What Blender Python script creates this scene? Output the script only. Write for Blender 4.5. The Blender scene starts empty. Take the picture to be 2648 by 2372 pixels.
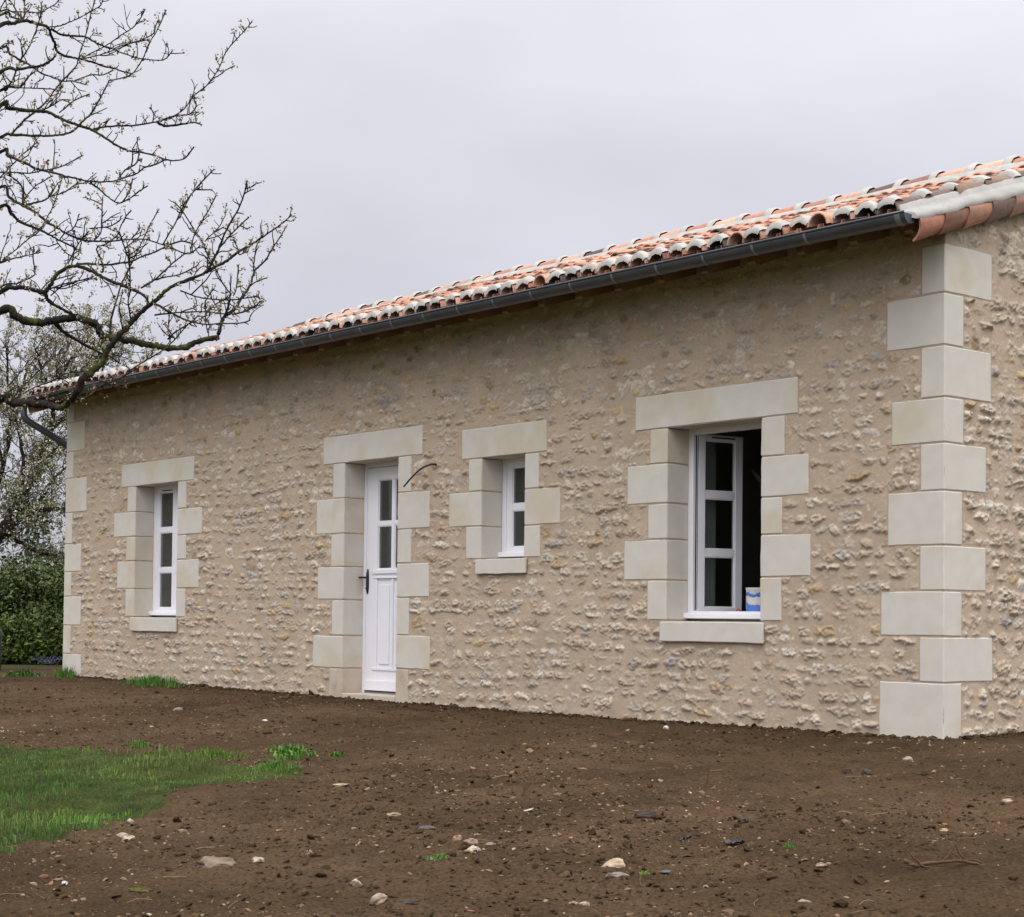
import bpy, bmesh, math, random
import numpy as np
from mathutils import Vector, Matrix

random.seed(11)
rng = np.random.default_rng(11)
SC = bpy.context.scene
COL = SC.collection

# ------------------------------------------------------------------ camera
cam_data = bpy.data.cameras.new("camera")
cam = bpy.data.objects.new("camera", cam_data)
COL.objects.link(cam)
YAW, PITCH, ROLL = -0.87547, 0.03232, 0.01105
FW = Vector((math.sin(YAW) * math.cos(PITCH), math.cos(YAW) * math.cos(PITCH), math.sin(PITCH)))
RT = Vector((math.cos(YAW), -math.sin(YAW), 0))
UP = RT.cross(FW)
RT2 = RT * math.cos(ROLL) + UP * math.sin(ROLL)
UP2 = -RT * math.sin(ROLL) + UP * math.cos(ROLL)
cam.matrix_world = Matrix(((RT2.x, UP2.x, -FW.x, 7.066), (RT2.y, UP2.y, -FW.y, -9.633),
                           (RT2.z, UP2.z, -FW.z, 0.748), (0, 0, 0, 1)))
cam_data.sensor_width = 36
cam_data.lens = 4515.2 / 2648 * 36
cam_data.shift_y = (1458.4 - 1186) / 2648
cam_data.clip_start = 0.1
cam_data.clip_end = 4000
SC.camera = cam

# ------------------------------------------------------------------ light
SUN_EL, SUN_AZ = math.radians(67), math.radians(130)      # azimuth clockwise from +Y (north)
SUN_DIR = Vector((math.sin(SUN_AZ) * math.cos(SUN_EL), math.cos(SUN_AZ) * math.cos(SUN_EL), math.sin(SUN_EL)))
world = bpy.data.worlds.new("World")
SC.world = world
world.use_nodes = True
nt = world.node_tree
nt.nodes.clear()
def N(tree, typ, **kw):
    n = tree.nodes.new(typ)
    for k, v in kw.items():
        if k.startswith('i_'):
            n.inputs[k[2:].replace('_', ' ')].default_value = v
        else:
            setattr(n, k, v)
    return n
out = N(nt, 'ShaderNodeOutputWorld')
bg = N(nt, 'ShaderNodeBackground')
bg.inputs['Strength'].default_value = 0.1
nt.links.new(bg.outputs[0], out.inputs[0])
sky = N(nt, 'ShaderNodeTexSky', sky_type='NISHITA', sun_disc=False, sun_elevation=SUN_EL, sun_rotation=SUN_AZ)
tc = N(nt, 'ShaderNodeTexCoord')
sep = N(nt, 'ShaderNodeSeparateXYZ')
nt.links.new(tc.outputs['Generated'], sep.inputs[0])
# overcast layer: darker at the horizon, brighter overhead and towards the veiled sun
ramp = N(nt, 'ShaderNodeValToRGB')
cr = ramp.color_ramp
cr.elements[0].position = 0.0; cr.elements[0].color = (0.555, 0.56, 0.63, 1)
cr.elements[1].position = 1.0; cr.elements[1].color = (1.0, 1.0, 1.0, 1)
e = cr.elements.new(0.16); e.color = (0.69, 0.688, 0.765, 1)
e = cr.elements.new(0.34); e.color = (0.86, 0.853, 0.92, 1)
nt.links.new(sep.outputs['Z'], ramp.inputs[0])
dot = N(nt, 'ShaderNodeVectorMath', operation='DOT_PRODUCT')
nt.links.new(tc.outputs['Generated'], dot.inputs[0])
dot.inputs[1].default_value = SUN_DIR
glow = N(nt, 'ShaderNodeMapRange', interpolation_type='SMOOTHSTEP')
glow.inputs['From Min'].default_value = 0.25; glow.inputs['From Max'].default_value = 1.0
glow.inputs['To Min'].default_value = 1.0; glow.inputs['To Max'].default_value = 3.1
nt.links.new(dot.outputs['Value'], glow.inputs['Value'])
cmap = N(nt, 'ShaderNodeMapping'); cmap.inputs['Scale'].default_value = (1.3, 1.3, 3.2)
nt.links.new(tc.outputs['Generated'], cmap.inputs[0])
cn = N(nt, 'ShaderNodeTexNoise'); cn.inputs['Scale'].default_value = 2.2; cn.inputs['Detail'].default_value = 4; cn.inputs['Roughness'].default_value = 0.5
nt.links.new(cmap.outputs[0], cn.inputs['Vector'])
cr2 = N(nt, 'ShaderNodeMapRange')
cr2.inputs['From Min'].default_value = 0.3; cr2.inputs['From Max'].default_value = 0.7
cr2.inputs['To Min'].default_value = 8.9; cr2.inputs['To Max'].default_value = 11.1
nt.links.new(cn.outputs['Fac'], cr2.inputs['Value'])
mul = N(nt, 'ShaderNodeMath', operation='MULTIPLY')
nt.links.new(glow.outputs[0], mul.inputs[0]); nt.links.new(cr2.outputs[0], mul.inputs[1])
vs = N(nt, 'ShaderNodeVectorMath', operation='SCALE')
nt.links.new(ramp.outputs[0], vs.inputs[0]); nt.links.new(mul.outputs[0], vs.inputs['Scale'])
mx = N(nt, 'ShaderNodeMix', data_type='RGBA')
mx.inputs['Factor'].default_value = 0.93
nt.links.new(sky.outputs[0], mx.inputs['A']); nt.links.new(vs.outputs[0], mx.inputs['B'])
nt.links.new(mx.outputs['Result'], bg.inputs['Color'])

sun_data = bpy.data.lights.new("sun", 'SUN')
sun_data.energy = 1.2
sun_data.angle = math.radians(50)
sun_data.color = (1.0, 0.97, 0.93)
sun = bpy.data.objects.new("sun", sun_data)
COL.objects.link(sun)
sun.rotation_euler = (-SUN_DIR).to_track_quat('-Z', 'Y').to_euler()
sun.location = (6, -10, 12)

SC.view_settings.view_transform = 'Standard'
SC.view_settings.look = 'None'
SC.view_settings.gamma = 1
SC.view_settings.exposure = 0.0

# ------------------------------------------------------------------ helpers
def tag(o, label=None, cat=None, group=None, kind=None):
    if label: o['label'] = label
    if cat: o['category'] = cat
    if group: o['group'] = group
    if kind: o['kind'] = kind
    return o
def empty(name, loc=(0, 0, 0)):
    o = bpy.data.objects.new(name, None)
    o.location = loc; o.empty_display_size = 0.2
    COL.objects.link(o)
    return o
def link(name, me, mat=None, parent=None):
    o = bpy.data.objects.new(name, me)
    COL.objects.link(o)
    for m in (mat if isinstance(mat, (list, tuple)) else [mat]):
        if m: me.materials.append(m)
    if parent:
        o.parent = parent
        o.matrix_parent_inverse = Matrix.Translation(-Vector(parent.location)) if parent.parent is None else Matrix.Identity(4)
    return o
def mesh_np(name, V, F, mat, parent=None, col=None, smooth=False, mi=None):
    """V (n,3); F list of int arrays (m,k)"""
    V = np.asarray(V, dtype=np.float32)
    if not isinstance(F, list): F = [F]
    F = [np.asarray(f, dtype=np.int32) for f in F if len(f)]
    me = bpy.data.meshes.new(name)
    me.vertices.add(len(V)); me.vertices.foreach_set('co', V.ravel())
    tot = sum(f.size for f in F)
    me.loops.add(tot); me.loops.foreach_set('vertex_index', np.concatenate([f.ravel() for f in F]))
    starts = []; s = 0
    for f in F:
        starts.append(s + np.arange(len(f)) * f.shape[1]); s += f.size
    starts = np.concatenate(starts).astype(np.int32)
    me.polygons.add(len(starts)); me.polygons.foreach_set('loop_start', starts)
    if mi is not None: me.polygons.foreach_set('material_index', np.asarray(mi, dtype=np.int32))
    me.update(calc_edges=True); me.validate()
    me.polygons.foreach_set('use_smooth', np.full(len(me.polygons), bool(smooth)))
    if col is not None:
        c = np.ones((len(V), 4), dtype=np.float32); c[:, :3] = col
        a = me.color_attributes.new('Col', 'FLOAT_COLOR', 'POINT'); a.data.foreach_set('color', c.ravel())
    return link(name, me, mat, parent)
class MB:
    """collects quads and triangles with a colour per vertex"""
    def __init__(self): self.v = []; self.q = []; self.t = []; self.c = []; self.n = 0
    def add(self, V, Q=None, T=None, col=(1, 1, 1)):
        V = np.asarray(V, dtype=np.float32).reshape(-1, 3)
        self.v.append(V)
        if Q is not None and len(Q): self.q.append(np.asarray(Q, dtype=np.int32) + self.n)
        if T is not None and len(T): self.t.append(np.asarray(T, dtype=np.int32) + self.n)
        c = np.asarray(col, dtype=np.float32)
        self.c.append(np.broadcast_to(c, (len(V), 3)) if c.ndim == 1 else c)
        self.n += len(V)
    def box(self, x0, x1, y0, y1, z0, z1, col=(1, 1, 1)):
        V = [(x, y, z) for z in (z0, z1) for y in (y0, y1) for x in (x0, x1)]
        Q = [(0, 2, 3, 1), (4, 5, 7, 6), (0, 1, 5, 4), (2, 6, 7, 3), (0, 4, 6, 2), (1, 3, 7, 5)]
        self.add(V, Q, col=col)
    def build(self, name, mat, parent=None, smooth=False):
        F = []
        if self.q: F.append(np.concatenate(self.q))
        if self.t: F.append(np.concatenate(self.t))
        return mesh_np(name, np.concatenate(self.v), F, mat, parent, np.concatenate(self.c), smooth)
def tube_arrays(pts, radii, k=6, cap=True):
    P = np.asarray(pts, dtype=float); n = len(P)
    T = np.gradient(P, axis=0); T /= np.linalg.norm(T, axis=1)[:, None] + 1e-9
    a = np.array([0, 0, 1.0]) if abs(T[0][2]) < .9 else np.array([1.0, 0, 0])
    V = np.zeros((n * k, 3)); ang = np.arange(k) * 2 * math.pi / k
    for i in range(n):
        a = a - T[i] * a.dot(T[i]); a /= np.linalg.norm(a) + 1e-9
        b = np.cross(T[i], a)
        V[i * k:(i + 1) * k] = P[i] + radii[i] * (np.cos(ang)[:, None] * a + np.sin(ang)[:, None] * b)
    Q = []
    for i in range(n - 1):
        for j in range(k):
            Q.append((i * k + j, i * k + (j + 1) % k, (i + 1) * k + (j + 1) % k, (i + 1) * k + j))
    Tt = []
    if cap:
        V = np.vstack([V, P[0] , P[-1]]); c0, c1 = n * k, n * k + 1
        for j in range(k):
            Tt.append((c0, (j + 1) % k, j)); Tt.append((c1, (n - 1) * k + j, (n - 1) * k + (j + 1) % k))
    return V, Q, Tt
def hash2(ix, iy, seed):
    h = (ix.astype(np.int64) * 374761393 + iy.astype(np.int64) * 668265263 + seed * 1274126177) & 0xffffffff
    h = ((h ^ (h >> 13)) * 1274126177) & 0xffffffff
    return ((h ^ (h >> 16)) & 0xffffff) / float(0xffffff)
def vnoise(x, y, seed=0):
    ix = np.floor(x); iy = np.floor(y); fx = x - ix; fy = y - iy
    ix = ix.astype(np.int64); iy = iy.astype(np.int64)
    fx = fx * fx * (3 - 2 * fx); fy = fy * fy * (3 - 2 * fy)
    a = hash2(ix, iy, seed); b = hash2(ix + 1, iy, seed); c = hash2(ix, iy + 1, seed); d = hash2(ix + 1, iy + 1, seed)
    return (a * (1 - fx) + b * fx) * (1 - fy) + (c * (1 - fx) + d * fx) * fy - 0.5
def fbm(x, y, seed=0, oct=4, gain=.5):
    s = 0; a = 1.0
    for o in range(oct):
        s = s + a * vnoise(x * 2 ** o, y * 2 ** o, seed + o * 17); a *= gain
    return s
def catmull(P, sub):
    P = np.asarray(P, dtype=float); out = []
    n = len(P)
    for i in range(n - 1):
        p0 = P[max(i - 1, 0)]; p1 = P[i]; p2 = P[i + 1]; p3 = P[min(i + 2, n - 1)]
        for s in range(sub):
            t = s / sub
            out.append(0.5 * (2 * p1 + (p2 - p0) * t + (2 * p0 - 5 * p1 + 4 * p2 - p3) * t * t + (3 * p1 - p0 - 3 * p2 + p3) * t ** 3))
    out.append(P[-1])
    return np.array(out)

# ------------------------------------------------------------------ materials
def new_mat(name):
    m = bpy.data.materials.new(name); m.use_nodes = True
    b = m.node_tree.nodes['Principled BSDF']
    return m, m.node_tree, b
def mat(name, color=None, rough=.8, attr=False, var=.25, vscale=8, tint=None, bump=0, bscale=60, bdist=.01, metallic=0, spec=.5,
        bump2=0, b2scale=400, detail=5, rand=0.0):
    m, t, b = new_mat(name)
    L = t.links.new
    b.inputs['Roughness'].default_value = rough; b.inputs['Metallic'].default_value = metallic
    b.inputs['Specular IOR Level'].default_value = spec
    tc = N(t, 'ShaderNodeTexCoord')
    vec = tc.outputs['Object']
    if rand:
        oi = N(t, 'ShaderNodeObjectInfo'); sc = N(t, 'ShaderNodeMath', operation='MULTIPLY'); sc.inputs[1].default_value = 57.0
        L(oi.outputs['Random'], sc.inputs[0])
        ad = N(t, 'ShaderNodeVectorMath', operation='ADD'); L(vec, ad.inputs[0]); L(sc.outputs[0], ad.inputs[1]); vec = ad.outputs[0]
    ns = N(t, 'ShaderNodeTexNoise'); ns.inputs['Scale'].default_value = vscale; ns.inputs['Detail'].default_value = detail
    L(vec, ns.inputs['Vector'])
    mr = N(t, 'ShaderNodeMapRange'); mr.inputs['From Min'].default_value = .25; mr.inputs['From Max'].default_value = .75
    mr.inputs['To Min'].default_value = 1 - var; mr.inputs['To Max'].default_value = 1 + var
    L(ns.outputs['Fac'], mr.inputs['Value'])
    if attr:
        at = N(t, 'ShaderNodeAttribute', attribute_name='Col'); csock = at.outputs['Color']
    else:
        rgb = N(t, 'ShaderNodeRGB'); rgb.outputs[0].default_value = (*color, 1); csock = rgb.outputs[0]
    if tint:
        n2 = N(t, 'ShaderNodeTexNoise'); n2.inputs['Scale'].default_value = tint[1]; n2.inputs['Detail'].default_value = 3
        L(vec, n2.inputs['Vector'])
        m2 = N(t, 'ShaderNodeMapRange'); m2.inputs['From Min'].default_value = tint[2]; m2.inputs['From Max'].default_value = tint[3]
        L(n2.outputs['Fac'], m2.inputs['Value'])
        mixc = N(t, 'ShaderNodeMix', data_type='RGBA'); L(m2.outputs[0], mixc.inputs['Factor']); L(csock, mixc.inputs['A'])
        mixc.inputs['B'].default_value = (*tint[0], 1); csock = mixc.outputs['Result']
    v = N(t, 'ShaderNodeVectorMath', operation='SCALE'); L(csock, v.inputs[0]); L(mr.outputs[0], v.inputs['Scale'])
    L(v.outputs[0], b.inputs['Base Color'])
    last = None
    for amt, scl, dist in ((bump, bscale, bdist), (bump2, b2scale, bdist * .4)):
        if amt:
            nb = N(t, 'ShaderNodeTexNoise'); nb.inputs['Scale'].default_value = scl; nb.inputs['Detail'].default_value = 6
            nb.inputs['Roughness'].default_value = .65
            L(vec, nb.inputs['Vector'])
            bp = N(t, 'ShaderNodeBump'); bp.inputs['Strength'].default_value = amt; bp.inputs['Distance'].default_value = dist
            L(nb.outputs['Fac'], bp.inputs['Height'])
            if last: L(last.outputs[0], bp.inputs['Normal'])
            last = bp
    if last: L(last.outputs[0], b.inputs['Normal'])
    return m
M = {}
M['rubble'] = mat('rubble_masonry', attr=True, rough=.95, var=.10, vscale=60, bump=.45, bscale=140, bdist=.004, bump2=.3, b2scale=500, spec=.15)
M['lime'] = mat('dressed_limestone', (.575, .545, .482), rough=.9, var=.05, vscale=9, tint=((.545, .49, .385), 1.6, .53, .63), bump=.25, bscale=150, bdist=.003, spec=.25, rand=1)
M['mortar'] = mat('lime_mortar', (.43, .335, .245), rough=.95, var=.12, vscale=30, bump=.5, bscale=150, bdist=.004, spec=.2)
M['placo'] = mat('plasterboard_reveal', (.42, .43, .405), rough=.9, var=.04, vscale=3)
M['limewarm'] = mat('earth_stained_limestone', (.50, .43, .345), rough=.9, var=.08, vscale=9, tint=((.42, .33, .235), 5, .5, .7), bump=.25, bscale=150, bdist=.003, spec=.25, rand=1)
M['plaster'] = mat('bare_plaster', (.30, .29, .275), rough=.9, var=.08, vscale=5)
M['screed'] = mat('concrete_screed', (.2, .19, .18), rough=.9, var=.15, vscale=3)
M['pvc'] = mat('white_painted_joinery', (.80, .79, .83), rough=.38, var=.02, vscale=3)
M['seal'] = mat('dark_rubber_seal', (.02, .02, .022), rough=.6, var=.1)
M['iron'] = mat('black_ironmongery', (.022, .022, .026), rough=.42, var=.1, vscale=40, metallic=.4)
M['zinc'] = mat('dark_zinc', (.10, .108, .12), rough=.42, var=.14, vscale=7, metallic=.55, bump=.05, bscale=30)
M['zincband'] = mat('zinc_joint', (.21, .22, .235), rough=.5, var=.1, vscale=10, metallic=.3)
M['tile'] = mat('terracotta_tile', attr=True, rough=.85, var=.2, vscale=22, tint=((.17, .11, .075), 11, .62, .8), bump=.3, bscale=90, bdist=.006, spec=.3)
M['whitemortar'] = mat('white_lime_mortar', (.43, .415, .385), rough=.95, var=.16, vscale=10, bump=.3, bscale=60, bdist=.006, spec=.2, tint=((.36, .345, .315), 7, .5, .8))
M['vergemortar'] = mat('weathered_verge_mortar', (.35, .34, .318), rough=.95, var=.16, vscale=12, bump=.3, bscale=60, bdist=.006, spec=.2, tint=((.25, .24, .22), 6, .5, .75))
M['wood'] = mat('raw_timber', (.22, .125, .06), rough=.7, var=.25, vscale=6)
M['deck'] = mat('eave_boarding', (.13, .075, .048), rough=.75, var=.25, vscale=5)
M['dirt'] = mat('bare_earth', attr=True, rough=.95, var=.5, vscale=60, bump=.9, bscale=45, bdist=.02, bump2=.7, b2scale=260, spec=.08, detail=9)
M['rock'] = mat('loose_stone', attr=True, rough=.9, var=.22, vscale=25, bump=.5, bscale=70, bdist=.006, spec=.3)
M['leaf'] = mat('leafage', attr=True, rough=.6, var=.2, vscale=6, spec=.35)
M['grass'] = mat('grass_blade', attr=True, rough=.55, var=.25, vscale=3, spec=.3)
M['bark'] = mat('mossy_bark', (.020, .016, .013), rough=.95, var=.45, vscale=40, tint=((.060, .064, .016), 9, .50, .68), bump=.8, bscale=70, bdist=.006, spec=.2)
M['darkbark'] = mat('dark_bark', (.03, .025, .02), rough=.95, var=.4, vscale=20, bump=.6, bscale=30, spec=.2)
M['petal'] = mat('blossom', attr=True, rough=.6, var=.1, vscale=10, spec=.3)
M['root'] = mat('dry_root', (.10, .054, .028), rough=.85, var=.35, vscale=30, spec=.2)
M['darkplastic'] = mat('dark_grey_plastic', (.03, .032, .036), rough=.5, var=.1)
M['foil'] = mat('black_plastic_film', (.02, .02, .026), rough=.22, var=.2, vscale=30, bump=.6, bscale=60, bdist=.01)
M['conduit'] = mat('pale_conduit', (.55, .54, .52), rough=.5, var=.05)
# glass: reflection by fresnel over a clear pane
gm, gt, gb = new_mat('window_glass'); gt.nodes.remove(gb)
go = gt.nodes['Material Output']
gtr = N(gt, 'ShaderNodeBsdfTransparent'); gtr.inputs[0].default_value = (.80, .83, .82, 1)
ggl = N(gt, 'ShaderNodeBsdfGlossy'); ggl.inputs['Roughness'].default_value = .015
ggeo = N(gt, 'ShaderNodeNewGeometry'); gdt = N(gt, 'ShaderNodeVectorMath', operation='DOT_PRODUCT')
gt.links.new(ggeo.outputs['Normal'], gdt.inputs[0]); gt.links.new(ggeo.outputs['Incoming'], gdt.inputs[1])
gab = N(gt, 'ShaderNodeMath', operation='ABSOLUTE'); gt.links.new(gdt.outputs['Value'], gab.inputs[0])
gin = N(gt, 'ShaderNodeMath', operation='SUBTRACT'); gin.inputs[0].default_value = 1.0; gt.links.new(gab.outputs[0], gin.inputs[1])
gpw = N(gt, 'ShaderNodeMath', operation='POWER'); gpw.inputs[1].default_value = 5.0; gt.links.new(gin.outputs[0], gpw.inputs[0])
gfr = N(gt, 'ShaderNodeMath', operation='MULTIPLY_ADD'); gfr.inputs[1].default_value = .92; gfr.inputs[2].default_value = .08   # Schlick, double glazing
gt.links.new(gpw.outputs[0], gfr.inputs[0])
gmx = N(gt, 'ShaderNodeMixShader')
gt.links.new(gfr.outputs[0], gmx.inputs[0]); gt.links.new(gtr.outputs[0], gmx.inputs[1]); gt.links.new(ggl.outputs[0], gmx.inputs[2])
gt.links.new(gmx.outputs[0], go.inputs[0])
M['glass'] = gm
# paint can: blue print with white clouds of label and drips
cm, ct, cb = new_mat('blue_white_tin')
ctc = N(ct, 'ShaderNodeTexCoord'); csp = N(ct, 'ShaderNodeSeparateXYZ'); ct.links.new(ctc.outputs['Object'], csp.inputs[0])
cns = N(ct, 'ShaderNodeTexNoise'); cns.inputs['Scale'].default_value = 14.0; cns.inputs['Detail'].default_value = 3
ct.links.new(ctc.outputs['Object'], cns.inputs['Vector'])
cmr = N(ct, 'ShaderNodeMapRange'); cmr.inputs['From Min'].default_value = .822; cmr.inputs['From Max'].default_value = 1.01
ct.links.new(csp.outputs['Z'], cmr.inputs['Value'])
cma = N(ct, 'ShaderNodeMath', operation='MULTIPLY_ADD'); cma.inputs[1].default_value = .9; ct.links.new(cns.outputs['Fac'], cma.inputs[0])
cms = N(ct, 'ShaderNodeMath', operation='SUBTRACT'); cms.inputs[1].default_value = .45
ct.links.new(cmr.outputs[0], cma.inputs[2]); ct.links.new(cma.outputs[0], cms.inputs[0])
crp = N(ct, 'ShaderNodeValToRGB'); cre = crp.color_ramp
cre.elements[0].position = 0; cre.elements[0].color = (.055, .16, .55, 1); cre.elements[1].position = 1; cre.elements[1].color = (.6, .58, .56, 1)
for p_, c_ in ((.30, (.05, .15, .52)), (.33, (.5, .45, .45)), (.42, (.6, .58, .57)), (.60, (.58, .56, .55)), (.63, (.02, .07, .33)), (.70, (.06, .18, .58)), (.80, (.08, .2, .6)), (.84, (.6, .58, .56))):
    e = cre.elements.new(p_); e.color = (*c_, 1)
ct.links.new(cms.outputs[0], crp.inputs[0]); ct.links.new(crp.outputs[0], cb.inputs['Base Color'])
cb.inputs['Roughness'].default_value = .45
M['tin'] = cm

# ------------------------------------------------------------------ ground heights
def gz(x, y):
    x = np.asarray(x, dtype=float); y = np.asarray(y, dtype=float)
    z = np.where(y < 0, .045 * np.maximum(y, -14), 0.0)
    z = z + np.where(y < -14, .02 * (y + 14) * np.exp((y + 14) / 30), 0)
    # bank against the foot of the wall
    foot = -.045 * np.exp(-((x + 5) / 4.5) ** 2) * np.exp(-np.abs(y + .3) / 1.2)
    roll = .05 * fbm(x * .45, y * .45, 3, 3) + .02 * fbm(x * 1.7, y * 1.7, 9, 2)
    near = np.clip(np.minimum(np.abs(y + .15), np.abs(x)) * 1.5, .12, 1)
    return z + foot + roll * near

# ------------------------------------------------------------------ house
house = empty('stone_house')
tag(house, 'long low rubble-stone house with white dressed quoins and a terracotta tiled roof', 'house')
XL = -13.15; WID = 7.2; SL = .31
OPEN = dict(door=(-7.033, -6.152, -.02, 2.262), big=(-2.595, -1.622, .755, 2.260), small=(-4.903, -4.318, 1.283, 2.170), left=(-11.32, -10.33, .738, 2.257))
def zc(y, x=-6.0):
    yy = np.minimum(np.asarray(y, dtype=float), WID - np.asarray(y, dtype=float))
    x = np.asarray(x, dtype=float)
    sag = .075 * (1 - ((x + 7) / 6.4) ** 2) * np.clip(yy / 3.6, 0, 1) + .012 * np.sin(x * 1.9) * np.clip(yy / 3.6, 0, 1)
    return 3.455 + SL * (yy + .45) + sag

# dressed stones: (x0, x1, z0, z1)
QR = [0.0, .363, .670, .976, 1.281, 1.646, 1.965, 2.272, 2.618, 2.970, 3.303]
QRF = [.525, .191, .517, .190, .459, .188, .430, .186, .474, .185]
QRG = [.191, .540, .192, .461, .195, .463, .206, .517, .204, .524]
QL = [-.06, .276, .627, .983, 1.286, 1.632, 2.018, 2.445, 2.775, 3.14, 3.37]
QLF = [.494, .187, .459, .183, .438, .177, .560, .187, .477, .181]
JAMB = {
 'doorL': [(-7.253, -.06, .257), (-7.549, .266, .575), (-7.226, .585, .925), (-7.481, .935, 1.250), (-7.253, 1.256, 1.573), (-7.516, 1.582, 1.920), (-7.237, 1.928, 2.262)],
 'doorR': [(-5.960, -.06, .280), (-5.631, .290, .595), (-5.960, .603, .946), (-5.659, .954, 1.262), (-5.938, 1.271, 1.580), (-5.658, 1.587, 1.925), (-5.950, 1.933, 2.262)],
 'smallL': [(-5.116, 1.288, 1.570), (-5.367, 1.578, 1.880), (-5.087, 1.888, 2.171)],
 'smallR': [(-4.113, 1.288, 1.555), (-3.861, 1.562, 1.865), (-4.136, 1.874, 2.171)],
 'bigL': [(-2.808, .765, 1.070), (-3.076, 1.079, 1.390), (-2.807, 1.398, 1.670), (-3.044, 1.679, 1.984), (-2.788, 1.992, 2.260)],
 'bigR': [(-1.419, .765, 1.080), (-1.148, 1.088, 1.392), (-1.416, 1.400, 1.668), (-1.169, 1.676, 1.968), (-1.398, 1.976, 2.260)],
 'leftL': [(-11.533, .746, 1.062), (-11.750, 1.072, 1.386), (-11.533, 1.396, 1.670), (-11.853, 1.680, 1.960), (-11.521, 1.968, 2.256)],
 'leftR': [(-10.130, .746, 1.060), (-9.842, 1.070, 1.380), (-10.130, 1.390, 1.655), (-9.792, 1.663, 1.950), (-10.144, 1.959, 2.256)],
}
LINT = [('door', -7.408, -5.778, 2.268, 2.535), ('small', -5.191, -4.037, 2.177, 2.444), ('big', -2.955, -1.274, 2.266, 2.530), ('left', -11.681, -9.976, 2.262, 2.524)]
SILL = [('big', -2.640, -1.570, .599, .752), ('small', -4.948, -4.268, 1.150, 1.280), ('left', -11.362, -10.285, .576, .735)]
front_rects = []
for i in range(10):
    front_rects.append((-QRF[i], .1, QR[i], QR[i + 1])); front_rects.append((XL - .1, XL + QLF[i], QL[i], QL[i + 1]))
for k, rows in JAMB.items():
    o = OPEN[k[:-1]]
    for xe, z0, z1 in rows:
        front_rects.append((min(xe, o[0]), o[0], z0, z1) if k.endswith('L') else (o[1], max(xe, o[1]), z0, z1))
for n, a, b_, c, d in LINT: front_rects.append((a, b_, c, d))
for n, a, b_, c, d in SILL: front_rects.append((a, b_, c, d))
gable_rects = [(-.1, QRG[i], QR[i], QR[i + 1]) for i in range(10)]

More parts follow.
